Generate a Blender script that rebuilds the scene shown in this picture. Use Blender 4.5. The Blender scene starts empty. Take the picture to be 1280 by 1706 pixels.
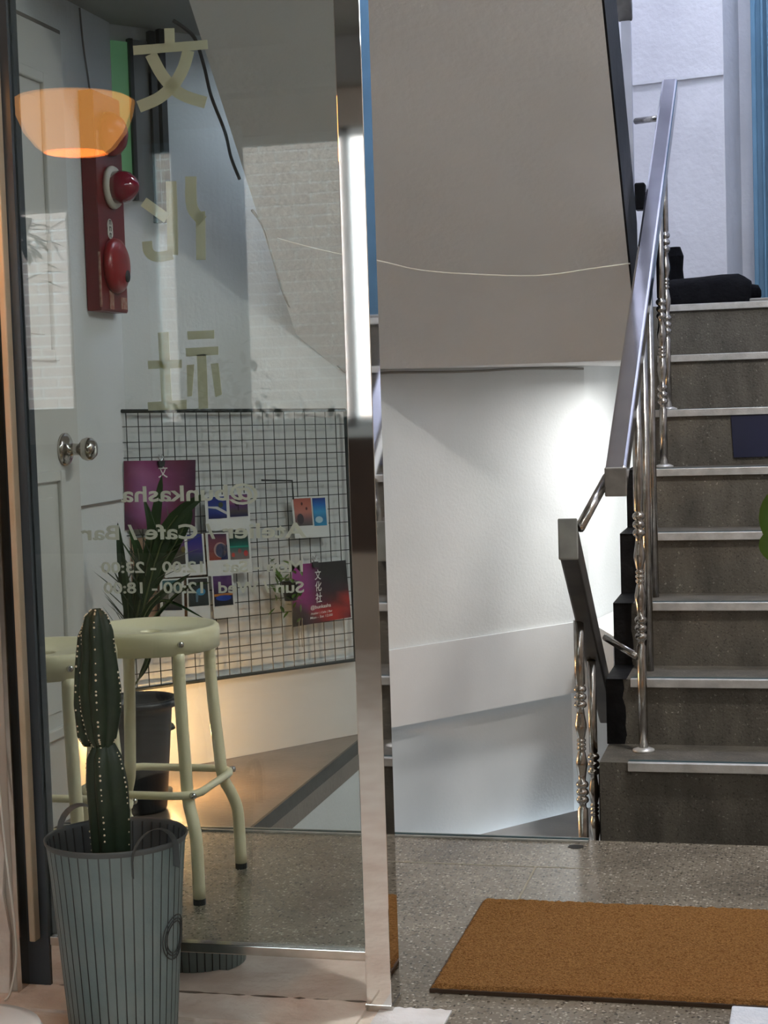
import bpy, bmesh, math, random
from mathutils import Vector, Matrix
random.seed(7)
PI = math.pi
SC = bpy.context.scene
COL = SC.collection

# ---------------------------------------------------------------- camera, sky, lights, exposure
CAM = Vector((0, 0, 1.1472)); F = 2810.0
FW = Vector((-.23766, .96907, -.06685)).normalized()
_r = Vector((math.cos(-.2405), -math.sin(-.2405), 0)); _u = _r.cross(FW)
RT = (_r*math.cos(-.0319)+_u*math.sin(-.0319)).normalized(); UP = RT.cross(FW).normalized()
cd = bpy.data.cameras.new('camera'); co = bpy.data.objects.new('camera', cd); COL.objects.link(co)
co.matrix_world = Matrix(((RT.x, UP.x, -FW.x, 0), (RT.y, UP.y, -FW.y, 0), (RT.z, UP.z, -FW.z, CAM.z), (0, 0, 0, 1)))
cd.sensor_fit = 'HORIZONTAL'; cd.sensor_width = 36; cd.lens = 79.03; cd.clip_start = .05
SC.camera = co
SC.view_settings.view_transform = 'Standard'; SC.view_settings.look = 'None'
SC.view_settings.gamma = 1; SC.view_settings.use_curve_mapping = False
SC.view_settings.exposure = 0.12
SC.render.image_settings.color_mode = 'RGB'

W = bpy.data.worlds.new('sky'); SC.world = W; W.use_nodes = True
bg = W.node_tree.nodes['Background']; bg.inputs[0].default_value = (.80, .90, 1, 1); bg.inputs[1].default_value = 12.0

def area(name, loc, rot, sx, sy, power, color, portal=False, shape='RECTANGLE'):
    l = bpy.data.lights.new(name, 'AREA'); l.shape = shape; l.size = sx; l.size_y = sy; l.energy = power; l.color = color
    if portal: l.cycles.is_portal = True
    o = bpy.data.objects.new(name, l); o.location = loc; o.rotation_euler = rot; COL.objects.link(o); return o
area('window_portal', (-2.14, -1.56, 1.7), (PI/2, 0, PI), 1.68, 1.35, 1, (1, 1, 1), True)
# stairwell fittings: landing ceiling disc, tube above the upper floor, lamp in the lower flight
area('landing_ceiling_light_source', (.25, 3.85, 2.525), (0, 0, 0), .19, .19, 30, (1, .95, .88), False, 'DISK')
area('upper_floor_light_source', (.05, 5.9, 4.35), (0, 0, 0), 1.0, .16, 46, (.76, .80, 1))
area('lower_landing_light_source', (-.33, 6.40, 1.195), (0, 0, 0), .17, .17, 13, (1, .99, .97), False, 'DISK')
area('cafe_ceiling_light_source', (.3, .6, 2.66), (0, 0, 0), .5, .5, 14, (1, .88, .74), False, 'DISK')

# ---------------------------------------------------------------- helpers
def ray(x, y):
    d = FW + RT*((x-640)/F) - UP*((y-853)/F); return d/d.y
def onY(x, y, Y): return CAM + ray(x, y)*Y
def onP(x, y, P, n):
    d = ray(x, y); return CAM + d*((Vector(P)-CAM).dot(n)/d.dot(n))

def mat(name, c, rough=.6, metal=0, c2=None, scale=8, bump=0, bscale=60, amt=1, spec=.5, lo=.35, hi=.65, emit=None, es=0, trans=0, coat=0):
    m = bpy.data.materials.new(name); m.use_nodes = True; nt = m.node_tree; b = nt.nodes['Principled BSDF']
    b.inputs['Base Color'].default_value = (*c, 1); b.inputs['Roughness'].default_value = rough; b.inputs['Metallic'].default_value = metal
    b.inputs['Specular IOR Level'].default_value = spec; b.inputs['Coat Weight'].default_value = coat
    tc = nt.nodes.new('ShaderNodeTexCoord')
    if c2:
        n = nt.nodes.new('ShaderNodeTexNoise'); n.inputs['Scale'].default_value = scale; n.inputs['Detail'].default_value = 6
        nt.links.new(tc.outputs['Object'], n.inputs[0]); r = nt.nodes.new('ShaderNodeValToRGB')
        r.color_ramp.elements[0].position = lo; r.color_ramp.elements[1].position = hi
        r.color_ramp.elements[0].color = (*c, 1); r.color_ramp.elements[1].color = (*c2, 1)
        nt.links.new(n.outputs[0], r.inputs[0]); nt.links.new(r.outputs[0], b.inputs['Base Color'])
    if bump:
        n2 = nt.nodes.new('ShaderNodeTexNoise'); n2.inputs['Scale'].default_value = bscale; n2.inputs['Detail'].default_value = 5
        nt.links.new(tc.outputs['Object'], n2.inputs[0]); bp = nt.nodes.new('ShaderNodeBump'); bp.inputs['Strength'].default_value = bump
        bp.inputs['Distance'].default_value = .01
        nt.links.new(n2.outputs[0], bp.inputs['Height']); nt.links.new(bp.outputs[0], b.inputs['Normal'])
    if emit:
        b.inputs['Emission Color'].default_value = (*emit, 1); b.inputs['Emission Strength'].default_value = es
    if trans: b.inputs['Transmission Weight'].default_value = trans
    return m

def terrazzo(name, base, chips, scale, rough, bump=.1, stain=.35, chip_amt=.9, sc=(5, 5, 5)):
    m = bpy.data.materials.new(name); m.use_nodes = True; nt = m.node_tree; N = nt.nodes; L = nt.links; b = N['Principled BSDF']
    tc = N.new('ShaderNodeTexCoord')
    wn = N.new('ShaderNodeTexNoise'); wn.inputs['Scale'].default_value = scale*.8; L.new(tc.outputs['Object'], wn.inputs[0])
    mx = N.new('ShaderNodeVectorMath'); mx.operation = 'MULTIPLY_ADD'; mx.inputs[1].default_value = (.012,)*3
    L.new(wn.outputs[1], mx.inputs[0]); L.new(tc.outputs['Object'], mx.inputs[2])
    v = N.new('ShaderNodeTexVoronoi'); v.inputs['Scale'].default_value = scale; L.new(mx.outputs[0], v.inputs[0])
    sp = N.new('ShaderNodeSeparateColor'); L.new(v.outputs['Color'], sp.inputs[0])
    r = N.new('ShaderNodeValToRGB'); r.color_ramp.interpolation = 'CONSTANT'
    els = r.color_ramp.elements
    while len(els) < len(chips): els.new(.5)
    for e, (p, c) in zip(els, chips): e.position = p; e.color = (*c, 1)
    L.new(sp.outputs[0], r.inputs[0])
    # chips only in the cell's core, cement between
    d = N.new('ShaderNodeMath'); d.operation = 'LESS_THAN'; d.inputs[1].default_value = .42; L.new(v.outputs['Distance'], d.inputs[0])
    d2 = N.new('ShaderNodeMath'); d2.operation = 'MULTIPLY'; d2.inputs[1].default_value = chip_amt; L.new(d.outputs[0], d2.inputs[0])
    m1 = N.new('ShaderNodeMix'); m1.data_type = 'RGBA'; m1.inputs[6].default_value = (*base, 1); L.new(d2.outputs[0], m1.inputs[0]); L.new(r.outputs[0], m1.inputs[7])
    n = N.new('ShaderNodeTexNoise'); n.inputs['Scale'].default_value = 1; n.inputs['Detail'].default_value = 8; q = N.new('ShaderNodeVectorMath'); q.operation = 'MULTIPLY'; q.inputs[1].default_value = sc; L.new(tc.outputs['Object'], q.inputs[0]); L.new(q.outputs[0], n.inputs[0])
    rr = N.new('ShaderNodeValToRGB'); rr.color_ramp.elements[0].position = .3; rr.color_ramp.elements[1].position = .7
    rr.color_ramp.elements[0].color = (1-stain,)*3+(1,); rr.color_ramp.elements[1].color = (1, 1, 1, 1); L.new(n.outputs[0], rr.inputs[0])
    m2 = N.new('ShaderNodeMix'); m2.data_type = 'RGBA'; m2.blend_type = 'MULTIPLY'; m2.inputs[0].default_value = 1
    L.new(m1.outputs[2], m2.inputs[6]); L.new(rr.outputs[0], m2.inputs[7]); L.new(m2.outputs[2], b.inputs['Base Color'])
    b.inputs['Roughness'].default_value = rough
    bp = N.new('ShaderNodeBump'); bp.inputs['Strength'].default_value = bump; bp.inputs['Distance'].default_value = .004
    L.new(wn.outputs[0], bp.inputs['Height']); L.new(bp.outputs[0], b.inputs['Normal'])
    return m

def glassmat(name, col=(.80, .83, .815), ior=1.5, rough=0.0):
    m = bpy.data.materials.new(name); m.use_nodes = True; nt = m.node_tree; N = nt.nodes; L = nt.links
    N.remove(N['Principled BSDF']); out = N['Material Output']
    t = N.new('ShaderNodeBsdfTransparent'); t.inputs[0].default_value = (*col, 1)
    g = N.new('ShaderNodeBsdfGlossy'); g.inputs['Roughness'].default_value = rough; g.inputs[0].default_value = (.95, 1, .98, 1)
    f = N.new('ShaderNodeFresnel'); f.inputs[0].default_value = ior
    x = N.new('ShaderNodeMixShader'); L.new(f.outputs[0], x.inputs[0]); L.new(t.outputs[0], x.inputs[1]); L.new(g.outputs[0], x.inputs[2])
    L.new(x.outputs[0], out.inputs[0]); return m

M = {}
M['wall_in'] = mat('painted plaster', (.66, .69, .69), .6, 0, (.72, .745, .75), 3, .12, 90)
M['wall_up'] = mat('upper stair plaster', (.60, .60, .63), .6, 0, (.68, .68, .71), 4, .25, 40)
M['band'] = mat('white board', (.66, .68, .69), .5, 0, (.70, .72, .73), 5, .04, 120)
M['soffit'] = mat('soffit paint', (.63, .63, .625), .62, 0, (.68, .68, .675), 2.2, .22, 45)
M['dark_ceiling'] = mat('dim grey paint', (.30, .31, .30), .7, 0, (.34, .35, .34), 4, .1, 60)
M['cafe_wall'] = mat('cafe wall paint', (.42, .37, .32), .7, 0, (.46, .41, .36), 3, .05, 60)
M['cafe_ceiling'] = mat('cafe ceiling paint', (.22, .22, .21), .8, 0, (.27, .27, .26), 2)
M['black'] = mat('black paint', (.004, .004, .005), .6, 0, (.012, .012, .013), 14, .3, 60, spec=.15)
M['terrazzo'] = terrazzo('landing terrazzo', (.20, .175, .138), [(0, (.055, .046, .036)), (.22, (.14, .12, .09)), (.45, (.24, .21, .165)), (.68, (.36, .32, .26)), (.92, (.58, .53, .45))], 135, .22)
M['step'] = terrazzo('stair terrazzo', (.125, .113, .093), [(0, (.055, .05, .042)), (.14, (.11, .10, .082)), (.5, (.135, .122, .10)), (.84, (.17, .155, .13)), (.97, (.32, .30, .26))], 190, .5, .3, .5, sc=(16, 16, 5))
M['ledge'] = mat('worn brown screed', (.13, .098, .075), .34, 0, (.19, .15, .12), 6, .15, 60)
M['dark_edge'] = mat('dark edge paint', (.03, .038, .04), .7, 0, (.045, .053, .055), 12, .2, 50)
M['lower'] = mat('lower landing paint', (.30, .30, .30), .6, 0, (.36, .36, .36), 6, .1)
M['plaster'] = mat('pinkish screed', (.62, .52, .45), .75, 0, (.76, .70, .63), 9, .5, 50)
M['white_patch'] = mat('white screed patch', (.74, .76, .78), .7, 0, (.62, .62, .62), 16, .4, 70)
M['alu'] = mat('aluminium nosing', (.58, .58, .57), .38, .45, (.42, .42, .41), 22, .1, 200)
M['teal'] = mat('teal rubber insert', (.01, .045, .055), .5)
M['steel'] = mat('mirror steel', (.74, .73, .71), .035, 1)
M['steel_worn'] = mat('worn steel', (.60, .57, .53), .16, 1, (.50, .47, .43), 20)
M['rail'] = mat('rail steel', (.60, .60, .66), .12, 1, (.52, .52, .58), 9)
M['tube'] = mat('tube steel', (.50, .48, .45), .2, 1, (.34, .32, .30), 40)
M['cap'] = mat('rail end cap', (.25, .24, .22), .5, .6, (.17, .16, .15), 20)
M['capl'] = mat('pale rail end cap', (.33, .34, .32), .5, .3, (.25, .26, .25), 18)
M['glass'] = glassmat('partition glass')
M['winglass'] = glassmat('window glass', (.96, .98, .97))
def translucent(name, c):
    m = bpy.data.materials.new(name); m.use_nodes = True; nt = m.node_tree; N = nt.nodes; L = nt.links; N.remove(N['Principled BSDF'])
    d = N.new('ShaderNodeBsdfDiffuse'); d.inputs[0].default_value = (*c, 1); t = N.new('ShaderNodeBsdfTranslucent'); t.inputs[0].default_value = (*c, 1)
    x = N.new('ShaderNodeMixShader'); x.inputs[0].default_value = .45; L.new(d.outputs[0], x.inputs[1]); L.new(t.outputs[0], x.inputs[2]); L.new(x.outputs[0], N['Material Output'].inputs[0]); return m
M['letter'] = translucent('white vinyl lettering', (.93, .92, .80))
M['coir'] = mat('coir', (.21, .095, .026), .95, 0, (.42, .215, .075), 240, .9, 420, lo=.36, hi=.66, spec=.1)
M['coirbed'] = mat('coir backing', (.06, .035, .02), .9)
M['cream'] = mat('cream enamel', (.88, .82, .56), .28, 0, (.90, .85, .60), 5, .02, 100)
M['screw'] = mat('screw', (.7, .7, .7), .2, 1)
M['blackwire'] = mat('black wire', (.016, .022, .022), .45)
M['card'] = mat('white card', (.72, .75, .74), .6)
M['kraft'] = mat('kraft paper', (.38, .25, .16), .8, 0, (.42, .28, .19), 9)
M['pot'] = mat('black plastic', (.012, .014, .018), .4)
M['soil'] = mat('soil', (.04, .028, .02), .95, 0, (.07, .05, .035), 60, .8, 90)
M['leaf'] = mat('dark palm leaf', (.018, .045, .014), .4, 0, (.032, .075, .02), 12)
M['leaf2'] = mat('bright leaf', (.055, .12, .012), .35, 0, (.09, .17, .02), 14)
M['railshade'] = mat('shaded rail steel', (.07, .065, .06), .4, .3, (.03, .028, .026), 9)  # rail steel darkened, shade of the lower rail put into its colour
M['standin'] = mat('dark brown dado', (.05, .035, .03), .6, 0, (.07, .05, .04), 6)
M['lavender'] = mat('lavender grey paint', (.40, .40, .45), .6, 0, (.46, .46, .51), 6)
M['stem'] = mat('stem', (.10, .13, .05), .6)
M['zinc'] = mat('blue grey zinc', (.155, .215, .225), .45, .2, (.19, .245, .25), 12, .1, 90)
M['groove'] = mat('dark groove', (.035, .04, .042), .6)
M['zincdark'] = mat('inner zinc', (.07, .085, .09), .5, .1, (.10, .115, .12), 10)
M['cactus'] = mat('cactus skin', (.011, .024, .012), .5, 0, (.020, .038, .018), 22, .1, 90)
M['spine'] = mat('areole', (.75, .68, .52), .8)
M['red'] = mat('alarm red', (.13, .008, .012), .35, 0, (.16, .012, .016), 9)
M['redb'] = mat('bell red', (.30, .018, .022), .3, 0, (.25, .014, .018), 8)
M['lens'] = mat('lamp lens red', (.22, .004, .025), .08, 0, coat=.6)
M['offwhite'] = mat('off white plastic', (.55, .53, .46), .5)
M['chip'] = mat('chipped undercoat', (.42, .28, .22), .8, 0, (.30, .10, .07), 60)
M['door'] = mat('white door paint', (.60, .60, .57), .45, 0, (.63, .63, .60), 3, .04, 60)
M['seam'] = mat('door seam', (.20, .18, .16), .7)
M['blue'] = mat('blue paint', (.085, .19, .285), .45, 0, (.10, .22, .33), 6, .1, 60)
M['navy'] = mat('navy sheet', (.005, .008, .035), .5, 0, (.007, .01, .045), 8)
M['green'] = mat('green frosted glass', (.18, .42, .20), .4, 0, (.24, .50, .26), 4, emit=(.2, .5, .24), es=.16)  # pane given a faint glow of its own, though no lamp
M['greyglass'] = mat('grey frosted glass', (.22, .23, .23), .4)
M['frame'] = mat('dark frame', (.03, .035, .035), .5)
M['wood'] = mat('tan wood', (.46, .36, .24), .5, 0, (.52, .42, .30), 14)
M['beige'] = mat('beige panel', (.42, .37, .31), .6, 0, (.45, .40, .34), 4)
M['darktile'] = mat('dark blue grey frame', (.05, .065, .08), .25, .3)
M['cable_w'] = mat('white cable', (.7, .68, .62), .6)
M['cable_g'] = mat('grey cable', (.24, .23, .21), .7)
M['cable_k'] = mat('black cable', (.02, .02, .02), .6)
M['cloth'] = mat('black cloth', (.002, .002, .003), .9, 0, (.005, .005, .006), 20, .4, 60, spec=.1)
M['cloth_w'] = mat('pale cloth', (.60, .66, .76), .9, 0, (.68, .73, .82), 60, .5, 200)
M['enamel'] = mat('white enamel', (.72, .74, .74), .18)
M['brick'] = mat('tan brick', (.42, .31, .26), .85, 0, (.54, .42, .36), 11)
M['mortar'] = mat('mortar', (.9, .9, .9), .9)
M['curtain'] = mat('sheer curtain', (.70, .84, .90), .9)
M['drain'] = mat('drain', (.01, .01, .01), .6)
M['brass'] = mat('brass strip', (.36, .33, .25), .5, .4)
M['winframe'] = mat('pale window frame', (.62, .72, .76), .5)

def shade_mat():
    m = bpy.data.materials.new('lit amber shade'); m.use_nodes = True; nt = m.node_tree; b = nt.nodes['Principled BSDF']
    b.inputs['Base Color'].default_value = (.85, .42, .14, 1); b.inputs['Roughness'].default_value = .4
    b.inputs['Emission Color'].default_value = (1, .40, .10, 1); b.inputs['Emission Strength'].default_value = 5.5
    return m
M['shade'] = shade_mat()
def emis(name, c, s):
    m = bpy.data.materials.new(name); m.use_nodes = True; b = m.node_tree.nodes['Principled BSDF']
    b.inputs['Base Color'].default_value = (*c, 1); b.inputs['Emission Color'].default_value = (*c, 1); b.inputs['Emission Strength'].default_value = s; return m
M['lampglow'] = emis('lamp glass', (1, .93, .84), 2.2)
M['warmglow'] = emis('warm lamp glass', (1, .62, .3), 6)
def vcol():
    m = bpy.data.materials.new('printed picture'); m.use_nodes = True; nt = m.node_tree; b = nt.nodes['Principled BSDF']
    a = nt.nodes.new('ShaderNodeAttribute'); a.attribute_name = 'Col'; nt.links.new(a.outputs[0], b.inputs['Base Color']); b.inputs['Roughness'].default_value = .45; return m
M['print'] = vcol()
_flat = {}
def flat(c):
    k = tuple(round(v, 3) for v in c)
    if k not in _flat: _flat[k] = mat('ink', k, .5)
    return _flat[k]

def obj(name, bm, m, parent=None, smooth=False, bevel=0):
    me = bpy.data.meshes.new(name); bmesh.ops.recalc_face_normals(bm, faces=bm.faces[:]); bm.to_mesh(me); bm.free()
    if isinstance(m, (list, tuple)):
        for q in m: me.materials.append(q)
    else: me.materials.append(m)
    if smooth:
        for p in me.polygons: p.use_smooth = True
    o = bpy.data.objects.new(name, me); COL.objects.link(o)
    if parent:
        o.parent = parent
        w = Matrix.Translation(parent['_o']) if '_o' in parent else Matrix()
        o.matrix_parent_inverse = Matrix()
        if '_o' in parent:
            me.transform(Matrix.Translation(-Vector(parent['_o'])))
            o['_o'] = parent['_o']
    if bevel:
        b = o.modifiers.new('bevel', 'BEVEL'); b.width = bevel; b.segments = 2; b.limit_method = 'ANGLE'
    return o
def thing(name, label, cat, loc=(0, 0, 0), group=None):
    o = bpy.data.objects.new(name, None); COL.objects.link(o); o.location = loc; o['_o'] = tuple(loc); o.empty_display_size = .05
    o['label'] = label; o['category'] = cat
    if group: o['group'] = group
    return o
def tag(o, label, cat, group=None):
    o['label'] = label; o['category'] = cat
    if group: o['group'] = group
    return o
def struct(name, bm, m, parent=None, bevel=0, label=None):
    o = obj(name, bm, m, parent, bevel=bevel)
    if not parent: o['kind'] = 'structure'
    if label: o['label'] = label
    return o
def box(bm, x0, x1, y0, y1, z0, z1):
    v = [bm.verts.new((x, y, z)) for x in (x0, x1) for y in (y0, y1) for z in (z0, z1)]
    for f in ((0, 1, 3, 2), (4, 6, 7, 5), (0, 4, 5, 1), (2, 3, 7, 6), (0, 2, 6, 4), (1, 5, 7, 3)): bm.faces.new([v[i] for i in f])
    return bm
def B(*a): return box(bmesh.new(), *a)
def prism(bm, pts, z0, z1):
    a = [bm.verts.new((p[0], p[1], z0)) for p in pts]; b = [bm.verts.new((p[0], p[1], z1)) for p in pts]
    bm.faces.new(a); bm.faces.new(b[::-1]); n = len(pts)
    for i in range(n): bm.faces.new((a[i], a[(i+1) % n], b[(i+1) % n], b[i]))
    return bm
def slabq(bm, P, off):
    """polygon P (3-D) given thickness by vector off"""
    off = Vector(off); a = [bm.verts.new(Vector(p)) for p in P]; b = [bm.verts.new(Vector(p)+off) for p in P]
    bm.faces.new(a); bm.faces.new(b[::-1]); n = len(P)
    for i in range(n): bm.faces.new((a[i], a[(i+1) % n], b[(i+1) % n], b[i]))
    return bm
def tube(bm, pts, r, n=8, cyc=False):
    pts = [Vector(p) for p in pts]; rs = r if isinstance(r, (list, tuple)) else [r]*len(pts); rings = []; ref = None
    for i, p in enumerate(pts):
        a = pts[i-1] if (i or cyc) else p; b = pts[(i+1) % len(pts)] if (i < len(pts)-1 or cyc) else p
        t = (b-a).normalized()
        if ref is None: ref = t.orthogonal().normalized()
        ref = (ref-t*ref.dot(t)).normalized(); s = t.cross(ref)
        rings.append([bm.verts.new(p+(ref*math.cos(2*PI*k/n)+s*math.sin(2*PI*k/n))*rs[i]) for k in range(n)])
    m = len(rings)
    for i in range(m if cyc else m-1):
        A, Bq = rings[i], rings[(i+1) % m]
        for k in range(n): bm.faces.new((A[k], A[(k+1) % n], Bq[(k+1) % n], Bq[k]))
    if not cyc: bm.faces.new(rings[0][::-1]); bm.faces.new(rings[-1])
    return bm
def lathe(bm, prof, c, n=24, cap=True, axis='Z', rfun=None):
    rings = []
    for (r, z) in prof:
        ring = []
        for k in range(n):
            t = 2*PI*k/n; rr = r*(rfun(t) if rfun else 1)
            p = (rr*math.cos(t), rr*math.sin(t), z)
            if axis == 'X': p = (z, rr*math.cos(t), rr*math.sin(t))
            if axis == 'Y': p = (rr*math.cos(t), z, rr*math.sin(t))
            ring.append(bm.verts.new(Vector(c)+Vector(p)))
        rings.append(ring)
    for A, Bq in zip(rings, rings[1:]):
        for k in range(n): bm.faces.new((A[k], A[(k+1) % n], Bq[(k+1) % n], Bq[k]))
    if cap: bm.faces.new(rings[0][::-1]); bm.faces.new(rings[-1])
    return bm
def smoothpts(P, k=6):
    P = [Vector(p) for p in P]; out = []
    for i in range(len(P)-1):
        a = P[max(i-1, 0)]; b = P[i]; c = P[i+1]; d = P[min(i+2, len(P)-1)]
        for j in range(k):
            t = j/k; out.append(.5*((2*b)+(c-a)*t+(2*a-5*b+4*c-d)*t*t+(3*b-a-3*c+d)*t**3))
    out.append(P[-1]); return out
def bar(bm, a, b, w, h, up=(0, 0, 1), vertical_ends=False):
    a = Vector(a); b = Vector(b); t = (b-a).normalized(); up = Vector(up); s = t.cross(up).normalized(); u = up if vertical_ends else s.cross(t)
    if vertical_ends: h = h
    A = [bm.verts.new(p+s*(i*w/2)+u*(j*h/2)) for p in (a, b) for i, j in ((-1, -1), (1, -1), (1, 1), (-1, 1))]
    bm.faces.new(A[:4][::-1]); bm.faces.new(A[4:])
    for i in range(4): bm.faces.new((A[i], A[(i+1) % 4], A[4+(i+1) % 4], A[4+i]))
    return bm

# ---------------------------------------------------------------- setting
Wd = Vector((.607, .795, 0)).normalized(); Wn = Vector((.795, -.607, 0)).normalized(); WP = Vector((-1.46, 5.59, 0))
def w(s, z, off=0): p = WP + Wd*s + Wn*off; return Vector((p.x, p.y, z))
S0, S1 = -.92, 1.116       # wall span: left wall corner .. stairwell corner
CORN = (-.783, 6.477)

# floors
bm = bmesh.new(); prism(bm, [(-2.0, 3.0), (-.66, 3.0), (-.66, 2.45), (1.0, 2.45), (1.0, 4.26), (-2.0, 4.26)], -.12, 0)
fl = struct('floor', bm, M['terrazzo'])
bm = bmesh.new(); box(bm, -.66, -.50, 4.0, 4.004, 0, .0008); box(bm, -1.03, -.66, 4.0, 4.004, 0, .0008); struct('joint_strip', bm, M['brass'], fl)
bm = bmesh.new(); box(bm, -.632, -.627, 3.1, 4.0, 0, .0008); struct('joint_strip', bm, M['brass'], fl)
bm = bmesh.new(); lathe(bm, [(.02, 0), (.02, .0012)], (-.556, 4.194, 0), 16); struct('drain_hole', bm, M['drain'], fl)
bm = bmesh.new(); box(bm, -2.0, -.53, 4.235, 4.262, .0005, .005); box(bm, -2.0, -.53, 4.258, 4.268, -.03, .005); struct('edge_nosing', bm, M['alu'], fl)
bm = bmesh.new(); box(bm, -2.0, -.53, 4.245, 4.257, .005, .007); struct('nosing_insert', bm, M['teal'], fl)
bm = bmesh.new(); prism(bm, [(-2.0, 4.26), (-1.45, 4.26), (-1.45, 5.56), (-1.50, 5.58), (-2.03, 4.86)], -.10, -.001); lf = struct('floor', bm, M['ledge'])
bm = bmesh.new(); box(bm, -1.455, -1.447, 4.268, 5.55, -.042, -.0005); struct('painted_edge', bm, M['dark_edge'], lf)
bm = bmesh.new(); box(bm, -1.50, -1.452, 4.27, 5.62, -1.4, -.055); struct('wall_void', bm, M['wall_in'])
bm = bmesh.new(); prism(bm, [(-1.45, 4.27), (-.5, 4.27), (.45, 4.27), (.45, 7.0), (-.70, 7.0), (-.76, 6.5), (-1.45, 5.62)], -.6, -.46); struct('floor', bm, M['lower'])
bm = bmesh.new(); box(bm, -1.45, .45, 4.20, 4.255, -1.4, -.121); struct('wall_void', bm, M['wall_in'])
bm = bmesh.new(); prism(bm, [(-4.0, -1.6), (1.0, -1.6), (1.0, 2.45), (-.66, 2.45), (-.66, 3.0), (-4.0, 3.0)], -.12, -.0005); cf = struct('floor', bm, M['plaster'])
def ragged(bm, x0, x1, y0, y1, z0, z1, n, amp):
    pts = [(x0, y0), (x1, y0)]; pts += [(x1+(x0-x1)*i/n, y1+random.uniform(-amp, amp)) for i in range(n+1)]
    return prism(bm, pts, z0, z1)
bm = ragged(bmesh.new(), -.775, -.64, 2.88, 3.02, 0, .004, 12, .006); struct('screed_patch', bm, M['white_patch'], cf)
bm = ragged(bmesh.new(), -1.50, -.80, 2.90, 3.028, 0, .006, 40, .005); struct('screed_lip', bm, M['plaster'], cf)

# stairwell walls
bm = bmesh.new(); slabq(bm, [w(S0, .27), w(S1, .27), w(S1, 1.45), w(-.05, 1.45), w(-.05, 3.0), w(S0, 3.0)], -Wn*.12); wl = struct('wall_stairwell', bm, M['wall_in'])
bm = bmesh.new(); slabq(bm, [w(S0, 0, .012), w(S1, 0, .012), w(S1, .272, .012), w(S0, .272, .012)], -Wn*.10); struct('baseboard_stairwell', bm, M['band'])
bm = bmesh.new(); slabq(bm, [w(-.07, -1.4, -.05), w(S1, -1.4, -.05), w(S1, 0, -.05), w(-.07, 0, -.05)], -Wn*.1); struct('wall_lower', bm, M['wall_in'])
bm = bmesh.new(); prism(bm, [CORN, (-.69, 7.03), (-.82, 7.06), (-.90, 6.45)], -1.4, 1.46); struct('wall_back', bm, M['wall_in'])
bm = bmesh.new(); prism(bm, [CORN, (-.655, 6.10), (-.45, 6.3), (-.45, 6.9), (-.69, 7.0)], 0, .262); struct('trim_1', bm, M['band'])
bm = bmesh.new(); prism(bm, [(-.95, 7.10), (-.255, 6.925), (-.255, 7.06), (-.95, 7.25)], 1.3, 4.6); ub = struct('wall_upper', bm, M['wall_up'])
bm = bmesh.new(); prism(bm, [(-.72, 7.03), (-.255, 6.913), (-.255, 6.93), (-.72, 7.05)], 2.385, 2.40); struct('trim_line', bm, M['wall_up'], ub)
bm = bmesh.new(); prism(bm, [(-.255, 6.925), (-.197, 7.02), (-.197, 7.15), (-.255, 7.1)], 1.3, 4.6); struct('wall_upper_recess', bm, M['wall_up'])
bm = bmesh.new(); prism(bm, [(-.197, 7.02), (.6, 6.95), (.6, 7.15), (-.197, 7.15)], 1.3, 4.6); wr = struct('wall_upper_right', bm, M['wall_up'])
bm = prism(bmesh.new(), [(-.69, 7.03), (.6, 6.98), (.6, 7.15), (-.69, 7.15)], -1.4, 1.3); struct('wall_lower_back', bm, M['wall_in'])
bm = B(.45, .6, 4.2, 7.1, -1.4, 4.6); struct('wall_right', bm, M['wall_up'])
bm = B(1.0, 1.1, -1.6, 4.3, 0, 2.5); struct('wall_right_cafe', bm, M['cafe_wall'])
bm = B(.6, 1.1, 4.26, 4.4, 0, 2.5); struct('wall_landing', bm, M['wall_in'])
bm = B(-1.62, .6, 3.5, 7.2, 4.6, 4.7); struct('ceiling', bm, M['wall_up'])
bm = B(-1.62, .6, 3.5, 3.6, 2.62, 4.6); struct('wall_upper_front', bm, M['wall_up'])
bm = B(-1.70, -1.545, 3.6, 5.2, 2.36, 4.6); struct('wall_upper_left', bm, M['wall_up'])
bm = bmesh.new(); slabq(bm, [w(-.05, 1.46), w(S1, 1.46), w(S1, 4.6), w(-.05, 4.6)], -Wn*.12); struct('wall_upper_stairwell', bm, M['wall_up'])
bm = bmesh.new(); prism(bm, [(-.80, 6.45), (-.69, 7.03), (-.95, 7.1), (-.9, 6.4)], 1.46, 4.6); struct('wall_upper_back', bm, M['wall_up'])
# ceilings over landing
bm = B(-1.62, 1.0, 3.05, 3.76, 2.62, 2.88); struct('ceiling', bm, M['cafe_ceiling'])
bm = B(-.46, 1.0, 3.76, 4.05, 2.62, 2.88); struct('ceiling', bm, M['cafe_ceiling'])
bm = B(-2.15, -1.60, 3.04, 5.5, 2.31, 2.9); struct('ceiling', bm, M['dark_ceiling'])
# left wall with door
bm = bmesh.new(); box(bm, -2.12, -2.0, 3.04, 4.86, 0, 2.31); lw = struct('wall_left', bm, M['wall_in'])
bm = B(-2.0, -1.994, 4.47, 4.84, .862, .868); struct('trim_line', bm, M['seam'], lw)

# blue door at the half landing
bm = B(-.146, .44, 6.86, 7.0, 1.44, 3.6); d2 = struct('door_2', bm, M['blue'])
for i, (a, b) in enumerate(((-.146, -.128), (-.108, -.098), (-.085, -.06))):
    bm = B(a, b, 6.845-.006*i, 6.87, 1.44, 3.6); struct('moulding', bm, M['blue'], d2, .003)
bm = B(-.02, 0, 6.80, 6.87, 2.1, 2.5); struct('pull_handle', bm, M['frame'], d2, .004)
bm = B(-.13, .44, 6.83, 6.87, 1.44, 1.455); struct('threshold', bm, M['alu'], d2)

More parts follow.
